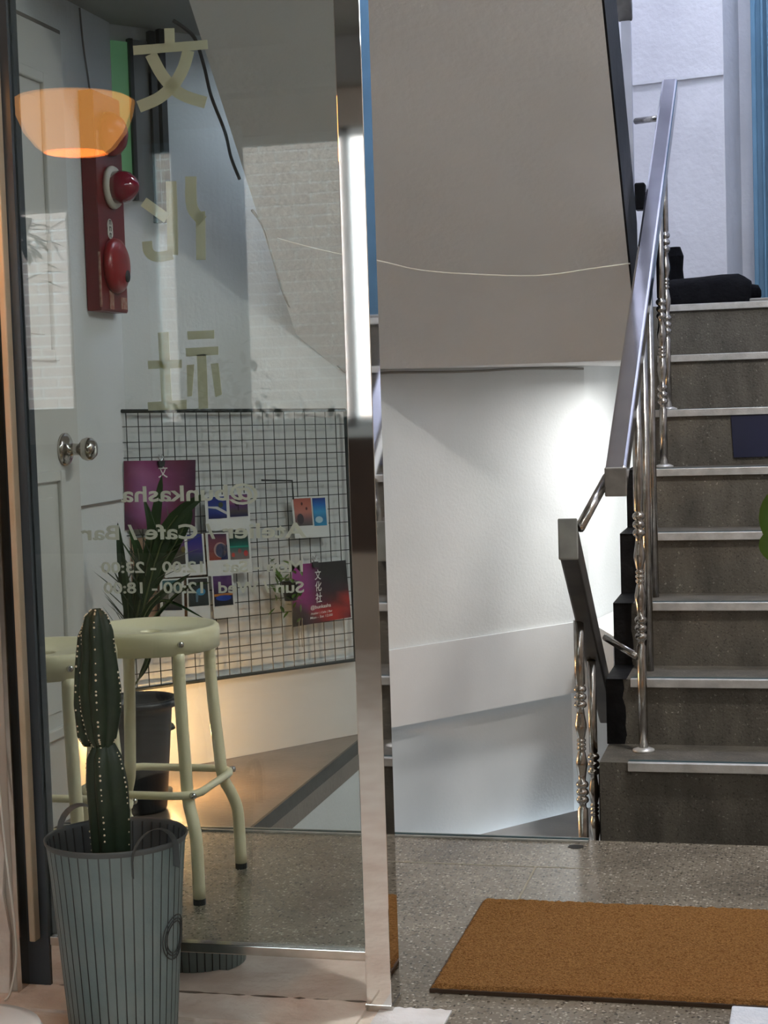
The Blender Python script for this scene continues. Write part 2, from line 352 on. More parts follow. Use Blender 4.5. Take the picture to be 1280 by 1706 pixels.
# white door on the left wall
bm = B(-2.0, -1.975, 3.52, 4.445, .012, 2.19); d1 = struct('door_1', bm, M['door'], bevel=.003)
bm = bmesh.new(); box(bm, -2.0, -1.985, 4.447, 4.462, 0, 2.205); box(bm, -2.0, -1.985, 3.50, 4.447, 2.193, 2.205); struct('door_frame', bm, M['seam'], d1)
for z0, z1 in ((1.28, 2.06), (.25, .98)):
    bm = bmesh.new()
    for a in ((3.66, 3.69, z0, z1), (4.29, 4.32, z0, z1), (3.69, 4.29, z0, z0+.03), (3.69, 4.29, z1-.03, z1)): box(bm, -1.976, -1.962, *a)
    struct('panel_moulding', bm, M['door'], d1, .004)
    bm = B(-1.976, -1.970, 3.73, 4.25, z0+.07, z1-.07); struct('panel', bm, M['door'], d1, .003)
bm = bmesh.new(); lathe(bm, [(.046, 0), (.046, .008), (.036, .014), (.030, .016), (.018, .02), (.015, .045), (.02, .05), (.029, .058), (.033, .070), (.031, .082), (.022, .092), (.01, .096)], (-1.975, 4.345, 1.035), 28, axis='X'); struct('door_knob', bm, M['steel_worn'], d1).data.polygons.foreach_set('use_smooth', [True]*(28*11+2))

# green window in the stairwell wall
wp = [(-.52, 2.26)]
bm = bmesh.new(); slabq(bm, [w(-.94, 1.79, .004), w(-.845, 1.79, .004), w(-.845, 2.26, .004), w(-.94, 2.26, .004)], Wn*.004); w1 = struct('window_1', bm, M['green'])
bm = bmesh.new(); slabq(bm, [w(-.845, 1.78, .0), w(-.832, 1.78, .0), w(-.832, 2.27, .0), w(-.845, 2.27, .0)], Wn*.02); struct('window_frame', bm, M['frame'], w1)
bm = bmesh.new(); slabq(bm, [w(-.832, 1.78), w(-.772, 1.78), w(-.772, 2.27), w(-.832, 2.27)], Wn*.006); struct('window_sash', bm, M['greyglass'], w1)
for a, b, t in ((-.772, -.752, 2.30), (-.738, -.718, 2.31)):
    bm = bmesh.new(); slabq(bm, [w(a, 1.715), w(b, 1.715), w(b, t), w(a, t)], Wn*.022); struct('window_post', bm, M['frame'], w1)

# ---------------------------------------------------------------- half landing + upper flight
bm = bmesh.new(); prism(bm, [(-1.52, 5.54), (-.79, 6.49), (-.68, 7.05), (.45, 7.05), (.45, 6.03), (-.486, 6.03), (-.486, 5.54)], 1.25, 1.40); struct('floor', bm, M['soffit'])
bm = bmesh.new(); prism(bm, [(-.52, 6.24), (-.52, 7.05), (.45, 7.05), (.45, 6.24)], 1.40, 1.438); struct('floor', bm, M['step'])
uf = thing('upper_flight', 'pale grey sloping underside of the concrete flight above the stairwell', 'stairs', (-1.0, 5.5, 1.25))
E1 = Vector((-.462, 4.384, 2.142)); E2 = Vector((-.486, 5.293, 1.439)); L1 = Vector((-1.537, 4.288, 2.213)); L2 = Vector((-1.6, 5.37, 1.38))
def ext(a, b, Y): return a+(b-a)*((Y-a.y)/(b.y-a.y))
R0, R1 = ext(E1, E2, 3.76), ext(E1, E2, 5.54); L0, L1b = ext(L1, L2, 3.76), ext(L1, L2, 5.54)
bm = bmesh.new(); slabq(bm, [L0, ext(L1, L2, 5.385), Vector((-1.50, 5.54, L1b.z)), R1, R0], (0, 0, .14)); obj('slab', bm, M['soffit'], uf)
D = Vector((.012, 0, 0))
bm = bmesh.new(); slabq(bm, [R0, R1, R1+Vector((0, 0, .44)), R0+Vector((0, 0, .44))], D*.5); obj('black_stringer', bm, M['black'], uf)
bm = bmesh.new(); slabq(bm, [R0+Vector((-.01, 0, .44)), R1+Vector((-.01, 0, .44)), R1+Vector((-.01, 0, .50)), R0+Vector((-.01, 0, .50))], D*.5); obj('grey_stringer', bm, M['wall_up'], uf)
for k in range(7):
    Y = 5.66-.234*k; z = 1.62+.18*k
    bm = B(max(-1.49, -1.44+(Y-5.59)*.7635), -.505, Y-.234-.02, Y, z-.18, z); obj('step', bm, M['step'], uf)

# lower (main) flight
st = thing('staircase', 'grey terrazzo flight of stairs rising to the half landing', 'stairs', (0, 4.6, 0))
Y0, T, H = 4.358, .2339, .18
for n in range(1, 9):
    ya = Y0+(n-1)*T
    bm = B(-.512, .448, ya+.012, ya+T+.02, (n-1)*H-.02 if n > 1 else -.1, n*H); s = obj('step', bm, M['step'], st)
    nx = -.448 if n > 1 else -.437
    bm = B(nx, .448, ya-.004, ya+.004, n*H-.020, n*H+.003); box(bm, nx, .448, ya+.004, ya+.03, n*H+.0002, n*H+.003); obj('nosing', bm, M['alu'], s, bevel=.0015)
    bm = B(nx, .448, ya+.016, ya+.028, n*H+.003, n*H+.0042); obj('nosing_insert', bm, M['teal'], s)
    if 1 < n < 8:
        bm = bmesh.new(); xs = [(-.516, 0), (-.516, H)]
        e = [(-.466+random.uniform(-.006, .006), H*(1-i/7)) for i in range(8)]
        P = [(-.516, ya+.0105, (n-1)*H), (-.516, ya+.0105, n*H+.001)]+[(x, ya+.0105, (n-1)*H+z) for x, z in e]
        slabq(bm, P, (0, .002, 0)); box(bm, -.5165, -.514, ya+.01, ya+T+.018, (n-1)*H, n*H+.001); box(bm, -.516, -.46, ya+.006, ya+T+.01, n*H, n*H+.0012)
        obj('painted_edge', bm, M['black'], s, bevel=0)
bm = B(-.516, -.508, 4.38, 4.62, -.46, .16); obj('side_skirt', bm, M['black'], st)
bm = bmesh.new(); slabq(bm, [(-.49, 4.42, -.05), (-.49, 6.02, 1.25), (-.49, 6.02, 1.10), (-.49, 4.68, -.05)], (.93, 0, 0)); obj('flight_core', bm, M['step'], st)
bm = bmesh.new(); P = [onY(1218, 692, Y0+5*T+.005), onY(1300, 692-3, Y0+5*T+.005), onY(1300, 760, Y0+5*T+.005), onY(1223, 762, Y0+5*T+.005)]
slabq(bm, [(p.x, p.y, max(p.z, 5*H+.006)) for p in P], (0, -.003, 0)); tag(obj('blue_sheet', bm, M['navy']), 'navy blue sheet stuck on a stair riser at the right', 'sign')

# ---------------------------------------------------------------- handrails
VASE = [(.0095, 0), (.0095, .012), (.015, .018), (.017, .026), (.015, .034), (.009, .04), (.015, .046), (.017, .054), (.015, .062), (.009, .068), (.015, .074), (.017, .082), (.015, .09), (.009, .096),
        (.011, .12), (.015, .15), (.0155, .165), (.010, .20), (.008, .205), (.012, .21), (.012, .216), (.008, .220), (.012, .225), (.012, .231), (.008, .235), (.012, .24), (.012, .246), (.008, .25), (.010, .255),
        (.0155, .29), (.015, .305), (.011, .335), (.009, .36), (.015, .366), (.017, .374), (.015, .382), (.009, .388), (.015, .394), (.017, .402), (.015, .41), (.009, .416), (.015, .422), (.017, .43), (.015, .438), (.0095, .444)]
def baluster(x, y, z0, z1, parent, fancy=True, zb=None, tr=.0125, foot=True, bs=1):
    bm = bmesh.new()
    prof = [(tr, z0)]
    if fancy:
        prof += [(tr, zb-.005)]+[(r, zb+h*bs) for r, h in VASE]+[(tr, zb+.449*bs)]
    prof += [(tr, z1)]
    lathe(bm, prof, (x, y, 0), 14); o = obj('baluster', bm, M['tube'], parent, True)
    if foot:
        bm = bmesh.new(); lathe(bm, [(.03, z0), (.029, z0+.006), (.016, z0+.011)], (x, y, 0), 18); obj('foot_flange', bm, M['alu'], o, True)
    return o
ur = thing('stair_railing', 'stainless railing with box handrail climbing beside the grey steps', 'railing', (-.409, 4.4, .18))
xf = -.409
A0 = Vector((-.428, 4.13, .928)); A1 = Vector((-.395, 5.87, 2.165))
bm = bmesh.new(); bar(bm, A0, A1, .052, .068, vertical_ends=True); tr_ = obj('top_rail', bm, M['rail'], ur, bevel=.007)
tt = (A1-A0).normalized()
bm = bmesh.new(); bar(bm, A0-tt*.004, A0+tt*.002, .054, .070, vertical_ends=True); obj('end_cap', bm, M['cap'], tr_, bevel=.003)
bm = bmesh.new(); q = Vector((0, 0, -.045)); bar(bm, A0+tt*.06+q, A1+q, .03, .03, vertical_ends=True); obj('under_rail', bm, M['tube'], ur)
def railz(Y): return A0.z+(A1.z-A0.z)*(Y-A0.y)/(A1.y-A0.y)-.05
for n, fancy, zb in ((1, True, .47), (2, False, 0), (3, False, 0), (5, True, 1.09), (6, True, 1.32)):
    y = Y0+(n-1)*T+.1564; z0 = n*H
    baluster(xf, y, z0, railz(y), ur, fancy, zb, foot=n in (1, 5, 6), bs=.8 if n == 1 else .78)
lr = thing('lower_railing', 'stainless railing with shade-darkened rail going down beside the stairwell drop', 'railing', (-.55, 4.3, -.2))
C0 = Vector((-.528, 3.98, .80)); C1 = Vector((-.560, 5.0, .20))
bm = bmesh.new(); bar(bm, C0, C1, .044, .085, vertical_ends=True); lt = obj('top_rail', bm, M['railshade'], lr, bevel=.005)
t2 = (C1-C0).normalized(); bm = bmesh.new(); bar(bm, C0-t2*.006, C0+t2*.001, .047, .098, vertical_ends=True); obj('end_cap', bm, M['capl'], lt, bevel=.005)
p1 = onY(968, 1200, 4.33); p2 = onY(990, 1300, 4.55)
baluster(p1.x, 4.33, -.46, .56, lr, True, -.26+.33, tr=.0135, foot=False, bs=.72)
baluster(p2.x, 4.55, -.46, .42, lr, True, -.155, tr=.012, foot=False, bs=.72)
a = onY(1012, 795, 4.17); b = onY(966, 880, 4.0); bm = tube(bmesh.new(), [a, b], .0125, 10); obj('link_tube', bm, M['tube'], ur, True)
a = onY(1009, 1062, 4.62); b = onY(1062, 1094, 4.51); bm = tube(bmesh.new(), [a, b], .010, 10); obj('link_tube', bm, M['tube'], ur, True)
# railing of the flight above
rr = thing('upper_railing', 'dark handrail end of the flight above, at the top of the frame', 'railing', (-.54, 5.9, 1.44))
g0 = onY(1042, 22, 5.95); g1 = ext(g0, g0+Vector((.02, -.909, .703)), 4.6)
bm = bmesh.new(); bar(bm, g0, g1, .05, .06, vertical_ends=True); obj('top_rail', bm, M['cap'], rr, bevel=.005)
g = onY(1050, 250, 5.95); bm = B(g.x-.02, g.x+.012, 5.93, 5.97, 1.44, g0.z-.03); obj('newel_post', bm, M['lavender'], rr)
g = onY(1068, 320, 5.8); bm = bmesh.new(); box(bm, g.x-.02, g.x+.015, 5.78, 5.84, g.z-.06, g.z+.03); box(bm, g.x+.01, g.x+.035, 5.79, 5.82, g.z-.02, g.z+.0); obj('bracket', bm, M['black'], rr, bevel=.006)
a = onY(1060, 202, 5.93); b = onY(1104, 196, 5.8); bm = tube(bmesh.new(), [a, b], .011, 10); obj('link_tube', bm, M['tube'], rr, True)

# ---------------------------------------------------------------- cables
SN = Vector((.01, .61, .79)).normalized()
def soff(x, y, off=.012): return onP(x, y, E1-SN*off, SN)
def cable(name, pts, r, m, label):
    o = tag(obj(name, tube(bmesh.new(), smoothpts(pts), r, 6), m, None, True), label, 'cable'); return o
cable('white_cable', [soff(*p, .03) for p in ((462, 397), (520, 413), (575, 425), (633, 435), (700, 450), (790, 457), (900, 459), (990, 447), (1050, 439))], .0022, M['cable_w'], 'thin white wire sagging across the sloping grey underside')
cable('black_cable', [soff(*p, .02) for p in ((288, 34), (305, 45), (325, 65), (340, 110), (352, 160), (375, 220), (385, 262), (399, 298))], .005, M['cable_k'], 'black cable looping down beside the sloping underside behind the glass')
cable('grey_cable', [soff(420, 350, .01), soff(440, 380, .01), soff(455, 430, .01), soff(480, 505, .01), w(.0, 1.30, .012)+Wd*-.16+Vector((0, 0, .05)), w(-.03, 1.235, .012), w(.15, 1.238, .012), w(.5, 1.236, .012), w(.8, 1.243, .012), w(1.10, 1.238, .012)], .0045, M['cable_g'], 'grey cable running along the seam under the sloping underside')

# ---------------------------------------------------------------- fire alarm box on the left wall
al = thing('fire_alarm_box', 'tall red fire alarm box with bells on the white wall', 'alarm', (-2.0, 4.7, 1.43))
bm = B(-1.998, -1.955, 4.60, 4.80, 1.43, 2.065); obj('housing', bm, M['red'], al, bevel=.002)
bm = B(-1.9548, -1.953, 4.602, 4.798, 1.434, 2.06); obj('front_plate', bm, M['red'], al)
for bb in ((-1.954, -1.951, 4.66, 4.69, 1.436, 1.49), (-1.954, -1.951, 4.745, 4.79, 1.44, 1.475), (-1.957, -1.952, 4.598, 4.604, 1.44, 1.60), (-1.954, -1.952, 4.61, 4.625, 1.88, 1.95)): obj('chipped_paint', B(*bb), M['chip'], al)
dome = [(.062, 0), (.062, .012), (.055, .03), (.042, .045), (.022, .055), (.004, .058)]
bm = bmesh.new(); lathe(bm, [(r*1.05, z) for r, z in dome], (-1.953, 4.70, 1.95), 24, axis='X'); obj('bell', bm, M['redb'], al, True)
bm = bmesh.new(); lathe(bm, [(.062, 0), (.064, .008), (.060, .016)], (-1.953, 4.705, 1.795), 28, axis='X'); obj('lamp_ring', bm, M['offwhite'], al, True)
bm = bmesh.new(); lathe(bm, [(.048, 0), (.048, .03), (.042, .048), (.026, .066), (.012, .074), (.002, .076)], (-1.94, 4.705, 1.795), 24, axis='X'); obj('lamp_lens', bm, M['lens'], al, True)
bm = bmesh.new(); lathe(bm, [(.078, 0), (.082, .008), (.078, .020), (.060, .030), (.03, .034), (.004, .035)], (-1.953, 4.70, 1.565), 28, axis='X'); obj('call_disc', bm, M['redb'], al, True)
bm = bmesh.new(); lathe(bm, [(.018, 0), (.018, .004)], (-1.922, 4.725, 1.535), 14, axis='X'); obj('call_button', bm, M['cable_k'], al, True)
bm = bmesh.new(); lathe(bm, [(.03, 0), (.03, .0015)], (-1.953, 4.685, 1.672), 24, axis='X', rfun=lambda t: .62+.38*abs(math.sin(t))**1.3); lb = obj('oval_label', bm, M['offwhite'], al)
bm = bmesh.new()
for z in (1.653, 1.672, 1.691): box(bm, -1.9515, -1.951, 4.678, 4.681, z-.006, z+.006); box(bm, -1.9515, -1.951, 4.689, 4.692, z-.006, z+.006); box(bm, -1.9515, -1.951, 4.678, 4.692, z+.004, z+.007)
obj('label_marks', bm, M['frame'], lb)
cable('alarm_wire', [(-1.99, 4.67, 2.06), (-1.992, 4.66, 2.12), (-1.993, 4.64, 2.2), (-1.995, 4.63, 2.305)], .003, M['cable_g'], 'thin wire rising from the red alarm box up the wall')

# ---------------------------------------------------------------- glass partition and posts
GY = 3.04
gp = thing('glass_partition', 'fixed glass panel with grey vinyl lettering and mirror kickplate', 'glass panel', (-1.15, GY, 0))
bm = B(-1.455, -.795, GY-.005, GY+.005, .10, 2.6); obj('glass_pane', bm, M['glass'], gp)
bm = B(-1.455, -.795, GY-.012, GY+.012, .085, .104); obj('bottom_rail', bm, M['steel_worn'], gp, bevel=.002)
bm = B(-1.485, -.797, GY-.01, GY+.03, .004, .086); obj('kickplate', bm, M['steel'], gp)
def stroke(polys, thick=.0006):
    bm = bmesh.new()
    for P in polys: slabq(bm, [onY(x, y, GY+.0055) for x, y in P], (0, thick, 0))
    return bm
W3 = [[(263, 554), (281, 553), (285, 640), (287, 670), (269, 672)], [(246, 601), (303, 599), (303, 613), (247, 615)], [(246, 670), (311, 666), (311, 682), (247, 684)],
      [(312, 552), (357, 550), (357, 564), (313, 566)], [(309, 580), (364, 577), (364, 591), (310, 594)], [(328, 591), (344, 590), (347, 680), (331, 682)], [(311, 608), (324, 607), (320, 660), (312, 661)], [(351, 606), (364, 605), (370, 657), (359, 662)]]
def ribbon(bm, pts, wd, dy=0):
    P = [Vector((x, y, 0)) for x, y in pts]; P = smoothpts(P, 5) if len(P) > 2 else P; prev = None; n = len(P)
    for i, p in enumerate(P):
        d = (P[min(i+1, n-1)]-P[max(i-1, 0)]).normalized(); s = Vector((-d.y, d.x, 0))*wd/2
        A, C_ = [onY(q.x, q.y, GY+.0055+dy) for q in (p-s, p+s)]
        row = [bm.verts.new(A), bm.verts.new(C_), bm.verts.new(C_+Vector((0, .0006, 0))), bm.verts.new(A+Vector((0, .0006, 0)))]
        if prev:
            for k in range(4): bm.faces.new((prev[k], prev[(k+1) % 4], row[(k+1) % 4], row[k]))
        else: bm.faces.new(row)
        prev = row
    bm.faces.new(prev[::-1]); return bm
for pts, wd in (([(282, 47), (283, 76)], 17), ([(222, 84), (346, 74)], 15.5), ([(251, 90), (268, 122), (285, 143), (306, 159), (343, 171)], 20), ([(314, 84), (306, 112), (290, 140), (265, 163), (231, 178)], 20),
                ([(239, 336), (278, 364)], 17), ([(285, 302), (287, 360), (288, 425)], 18), ([(288, 424), (262, 428), (248, 420), (245, 402)], 17), ([(318, 294), (320, 345), (338, 368)], 19), ([(334, 352), (335, 433)], 16)):
    _k = len(bpy.data.objects) % 5; obj('lettering', ribbon(bmesh.new(), pts, wd, .0009*_k), M['letter'], gp)
for P in W3: obj('lettering', stroke([P], .0006+.0003*(len(bpy.data.objects) % 4)), M['letter'], gp)

def textmesh(s, align='LEFT', off=0.0, extr=.0):
    c = bpy.data.curves.new('t', 'FONT'); c.body = s; c.size = 1; c.align_x = align; c.offset = off; c.resolution_u = 3
    o = bpy.data.objects.new('t', c); COL.objects.link(o); bpy.context.view_layer.update()
    dg = bpy.context.evaluated_depsgraph_get(); me = bpy.data.meshes.new_from_object(o.evaluated_get(dg)); bpy.data.objects.remove(o)
    return me
def textobj(name, s, p_start, p_end, height, m, parent, nrm, off=.0, up=Vector((0, 0, 1)), capfix=None):
    """text fitted between two 3-D points along its baseline"""
    me = textmesh(s, off=off); xs = [v.co.x for v in me.vertices]; x0, x1 = min(xs), max(xs)
    ax = (p_end-p_start); L = ax.length; ax.normalize()
    for v in me.vertices:
        q = v.co.copy(); v.co = p_start + ax*((q.x-x0)/(x1-x0)*L) + up*(q.y/.72*height) + nrm
    me.materials.append(m); o = bpy.data.objects.new(name, me); COL.objects.link(o)
    if parent:
        o.parent = parent; me.transform(Matrix.Translation(-Vector(parent['_o']))); o['_o'] = parent['_o']
    return o
for s, a, b, h in (('@bunkasha', (430, 832), (202, 832), .030), ('Atelier / Cafe / Bar', (511, 895), (135, 900), .0285), ('Mon - Sat   12:00 - 23:00', (505, 952), (169, 957), .0215), ('Sun / Wed  12:00 - 18:00', (507, 987), (173, 991), .0215)):
    pa = onY(*a, GY+.006); pb = onY(*b, GY+.006); pb.z = pa.z
    textobj('lettering', s, pa, pb, h, M['letter'], gp, Vector((0, 0, 0)), .022)

pp = thing('steel_post', 'mirror polished square steel post between glass and doorway', 'post', (-.775, 3.03, 0))
bm = B(-.800, -.751, 3.0, 3.068, 0, 2.6); obj('post', bm, M['steel'], pp, bevel=.0012)
bm = B(-.802, -.749, 2.998, 3.07, 0, .012); obj('base_collar', bm, M['steel_worn'], pp)
jp = thing('left_jamb', 'narrow left jamb of dark frame, tan wood strip and steel edge', 'post', (-1.5, 3.03, 0))
bm = B(-1.500, -1.455, 3.025, 3.07, 0, 2.6); obj('dark_frame', bm, M['darktile'], jp)
bm = B(-1.485, -1.472, 3.0, 3.026, .10, 2.6); obj('wood_strip', bm, M['wood'], jp, bevel=.003)
bm = B(-1.510, -1.500, 2.99, 3.07, 0, 2.6); obj('steel_edge', bm, M['steel_worn'], jp, bevel=.001)
bm = B(-1.75, -1.510, 3.0, 3.06, .86, 2.6); obj('steel_panel', bm, M['steel'], jp)
bm = B(-1.75, -1.510, 2.995, 3.06, 0, .86); obj('beige_panel', bm, M['beige'], jp, bevel=.004)
bm = bmesh.new(); slabq(bm, [(-1.75, 2.985, 0), (-1.525, 2.985, 0), (-1.518, 2.985, .12), (-1.53, 2.985, .2), (-1.522, 2.985, .28), (-1.54, 2.985, .40), (-1.75, 2.985, .5)], (0, .02, 0)); obj('broken_plaster', bm, M['plaster'], jp)
bm = B(-4.0, -1.75, 3.0, 3.1, 0, 2.75); struct('wall_front', bm, M['cafe_wall'])
cable('floor_cable', [(-1.522, 2.97, .50), (-1.515, 2.965, .40), (-1.505, 2.96, .28), (-1.492, 2.955, .15), (-1.490, 2.95, .08), (-1.50, 2.94, .02), (-1.508, 2.93, .006)], .0022, M['cable_w'], 'thin white cable hanging down by the left jamb to the floor')

# ---------------------------------------------------------------- grid panel with cards
gr = thing('wire_grid', 'black wire grid panel leaning on the white wall', 'grid panel', w(-.4, .27, .03))
GO = .032
gTL, gTR, gBR, gBL = w(-.96, 1.136, GO), w(-.070, 1.114, GO), w(-.060, .262, GO), w(-.96, .275, GO)
bm = bmesh.new(); tube(bm, [gTL, gTR], .006, 8); tube(bm, [gTR, gBR], .006, 8); tube(bm, [gBR, gBL], .006, 8); tube(bm, [gBL, gTL], .006, 8); obj('frame', bm, M['blackwire'], gr, True)
def lerp(a, b, t): return a+(b-a)*t
NV, NH = 21, 18
me = None
for i in range(1, NV): obj('wire', tube(bmesh.new(), [lerp(gTL, gTR, i/NV), lerp(gBL, gBR, i/NV)], .0017, 4), M['blackwire'], gr)
for i in range(1, NH): obj('wire', tube(bmesh.new(), [lerp(gTL, gBL, i/NH), lerp(gTR, gBR, i/NH)], .0017, 4), M['blackwire'], gr)
GP = WP+Wn*GO
def gpl(x, y, off=.0): return onP(x, y, WP+Wn*(GO+off), Wn)
def quad(P, u0, v0, u1, v1):
    f = lambda u, v: lerp(lerp(P[0], P[1], u), lerp(P[3], P[2], u), v)
    return [f(u0, v0), f(u1, v0), f(u1, v1), f(u0, v1)]
def picture(P, cols, parent, name='picture', horiz=None, lift=.0012):
    """flat print: rows of colours top to bottom (optionally columns)"""
    P = [p+Wn*lift for p in P]
    rows = [c if isinstance(c, list) else [c] for c in cols]; nr = len(rows); nc = max(len(r) for r in rows); vs = []; fs = []; cs = []
    for j in range(nr):
        for i in range(nc):
            f = lambda u, v: lerp(lerp(P[0], P[1], u), lerp(P[3], P[2], u), v)
            vs.append(f(i/(nc-1) if nc > 1 else 0, j/(nr-1))); cs.append(rows[j][min(i, len(rows[j])-1)])
            if nc == 1: vs.append(f(1, j/(nr-1))); cs.append(rows[j][0])
    k = max(nc, 2)
    for j in range(nr-1):
        for i in range(k-1): fs.append((j*k+i, j*k+i+1, (j+1)*k+i+1, (j+1)*k+i))
    me = bpy.data.meshes.new(name); o_ = Vector(parent['_o']); me.from_pydata([v-o_ for v in vs], [], fs); me.materials.append(M['print'])
    a = me.color_attributes.new('Col', 'FLOAT_COLOR', 'POINT')
    for i, c in enumerate(cs): a.data[i].color = (*c, 1)
    o = bpy.data.objects.new(name, me); COL.objects.link(o); o.parent = parent; o['_o'] = parent['_o']; return o
def blob(P, uvs, c, parent, lift=.002, name='picture_detail'):
    bm = bmesh.new(); vs = [bm.verts.new(lerp(lerp(P[0], P[1], u), lerp(P[3], P[2], u), v)+Wn*lift) for u, v in uvs]; bm.faces.new(vs); return obj(name, bm, flat(c), parent)
def circ(u, v, r, n=16, ry=None): return [(u+r*math.cos(2*PI*k/n), v+(ry or r)*math.sin(2*PI*k/n)) for k in range(n)]
nv = (.010, .014, .08); bl = (.015, .03, .22); lbl = (.03, .16, .42); pu = (.10, .04, .15); pk = (.32, .11, .22); dk = (.015, .018, .02); tl = (.03, .13, .15); orr = (.42, .12, .09); wt = (.55, .58, .6)
def card(corners, label, pics, off=.012):
    P = [gpl(x, y, off) for x, y in corners]
    t = thing('postcard', label, 'postcard', P[3], 'cards clipped on the wire grid')
    bm = bmesh.new(); slabq(bm, P, -Wn*.0008); obj('paper', bm, M['card'], t)
    for (u0, v0, u1, v1), cols, extra in pics:
        Q = quad(P, u0, v0, u1, v1); o = picture(Q, cols, t)
        for uv, c in extra: blob(Q, uv, c, o)
card([(341, 826), (415, 821), (418, 881), (344, 885)], 'white card with a blue night road and purple tree picture', [((.06, .05, .47, .66), [bl, bl, (.03, .07, .28), bl, nv], [([(0, .42), (.5, .45), (1, .72), (1, .85), (.4, .55), (0, .5)], wt), (circ(.68, .38, .13), (.05, .07, .04))]), ((.54, .03, .95, .64), [pu, pk, pu, (.08, .07, .07), nv], [(circ(.47, .22, .16, 10), (.03, .01, .04)), (circ(.4, .40, .13, 10), (.03, .01, .04)), ([(.44, .4), (.5, .4), (.5, .72), (.44, .72)], (.03, .01, .04))])])
card([(272, 894), (339, 889), (344, 957), (275, 963)], 'white card with dusk reeds and a deep blue sky', [((.06, .05, .51, .70), [pu, (.14, .06, .2), (.08, .07, .05), (.04, .04, .03), dk], [(circ(.9, .45, .12, 10), (.16, .14, .04))]), ((.58, .0, .95, .73), [bl, (.03, .03, .25), (.08, .05, .22), (.03, .05, .12), (.02, .03, .06)], [])], .014)
card([(342, 888), (416, 886), (421, 953), (347, 960)], 'white card with a blue moon on red and a lantern picture', [((.05, .03, .46, .64), [(.06, .02, .07), (.16, .05, .08), (.22, .07, .09), (.25, .06, .05), (.30, .05, .03)], [(circ(.62, .62, .36, 20, .30), (.45, .30, .28)), (circ(.66, .64, .32, 20, .27), (.03, .10, .26)), ([(.75, .5), (1, .42), (1, 1), (.62, 1)], (.015, .02, .10))]), ((.52, .03, .95, .66), [dk, (.01, .05, .04), (.01, .15, .12), (.15, .15, .15), (.20, .16, .16)], [([(0, .48), (1, .48), (1, .54), (0, .54)], (.02, .30, .22)), (circ(.15, .82, .09, 8), (.5, .05, .04)), (circ(.82, .78, .12, 8), (.5, .05, .05)), (circ(.5, .68, .1, 8), (.3, .1, .1))])])
card([(266, 965), (306, 963), (308, 1036), (268, 1036)], 'white card with a teal and brown cave picture, lowest left of the cards', [((.1, .04, .90, .73), [tl, (.06, .12, .12), (.09, .09, .07), (.08, .07, .06), dk], [(circ(.45, .55, .16, 12), (.3, .3, .28))])], .010)
card([(311, 963), (347, 961), (352, 1032), (313, 1036)], 'white card with a dark picture of a pale blue waterfall', [((.06, .03, .94, .66), [dk, (.03, .04, .04), (.04, .05, .05), (.02, .03, .03)], [(circ(.62, .48, .24, 12, .14), (.08, .30, .50)), ([(.35, .5), (.5, .5), (.45, .85), (.35, .85)], (.12, .2, .26))])])
card([(352, 958), (388, 956), (393, 1027), (357, 1031)], 'white card with a purple sky over a blue lake, lowest right of the cards', [((.06, .03, .92, .72), [(.07, .03, .14), pu, (.05, .03, .08), (.02, .02, .05), dk], [([(0, .60), (1, .58), (1, .66), (0, .68)], (.5, .2, .05)), (circ(.5, .74, .42, 14, .1), (.02, .06, .35))])])
card([(485, 829), (544, 826), (549, 894), (492, 897)], 'white card with an orange sunset and blue river, alone at the right', [((.05, .03, .54, .70), [orr, (.48, .16, .12), (.50, .20, .16), (.2, .12, .13), (.10, .10, .10)], [(circ(.45, .2, .06, 8), (.1, .03, .03)), (circ(.7, .38, .06, 8), (.1, .03, .03)), (circ(.3, .75, .2, 10), (.06, .05, .06))]), ((.58, .04, .95, .72), [bl, (.02, .16, .50), (.05, .32, .60), (.04, .2, .4), (.03, .3, .55)], [(circ(.4, .78, .3, 14, .12), (.45, .65, .75))])])
def poster(corners, label, rows, off=.012):
    P = [gpl(x, y, off) for x, y in corners]; t = thing('poster', label, 'poster', P[3])
    bm = bmesh.new(); slabq(bm, P, -Wn*.0008); obj('paper', bm, M['card'], t); picture(P, rows, t, 'print', lift=.0006); return t, P
def ptext(t, P, s, u0, v, u1, h, c=(.8, .8, .78)):
    f = lambda u, v: lerp(lerp(P[0], P[1], u), lerp(P[3], P[2], u), v)
    a, b = f(u0, v), f(u1, v); up = (P[0]-P[3]).normalized(); textobj('print_text', s, a, b, h, flat(c), t, Wn*.002, .01, up=up)
a_, b_, c_, d_ = (.13, .02, .05), (.24, .05, .16), (.16, .04, .10), (.06, .02, .05)
t, P = poster([(206, 768), (326, 766), (325, 877), (208, 883)], 'purple and magenta poster clipped at the grid left side', [[a_, b_, c_, a_, d_], [a_, (.36, .13, .28), b_, c_, d_], [a_, (.30, .10, .26), (.26, .08, .20), c_, d_], [a_, (.36, .16, .32), (.22, .07, .2), a_, d_], [d_, (.30, .10, .26), c_, a_, d_], [d_, c_, a_, d_, d_]])
ptext(t, P, '文', .47, .24, .60, .03)
mg, rd = (.30, .03, .20), (.42, .035, .03)
t, P = poster([(487, 941), (576, 933), (585, 1028), (487, 1045)], 'magenta, black and red poster with white characters, right of the grid', [[mg, mg, dk, dk, dk], [(.38, .06, .30), (.3, .05, .22), dk, dk, dk], [(.34, .05, .26), (.28, .05, .22), (.03, .015, .03), (.02, .02, .025), dk], [(.3, .05, .22), (.26, .03, .18), (.04, .02, .03), (.03, .02, .03), (.05, .02, .03)], [(.07, .05, .04), (.22, .04, .16), (.10, .02, .05), (.10, .02, .02), rd], [(.05, .045, .03), (.07, .04, .05), rd, rd, (.30, .03, .03)], [(.05, .045, .03), (.05, .03, .04), (.12, .03, .04), rd, (.12, .02, .03)]])
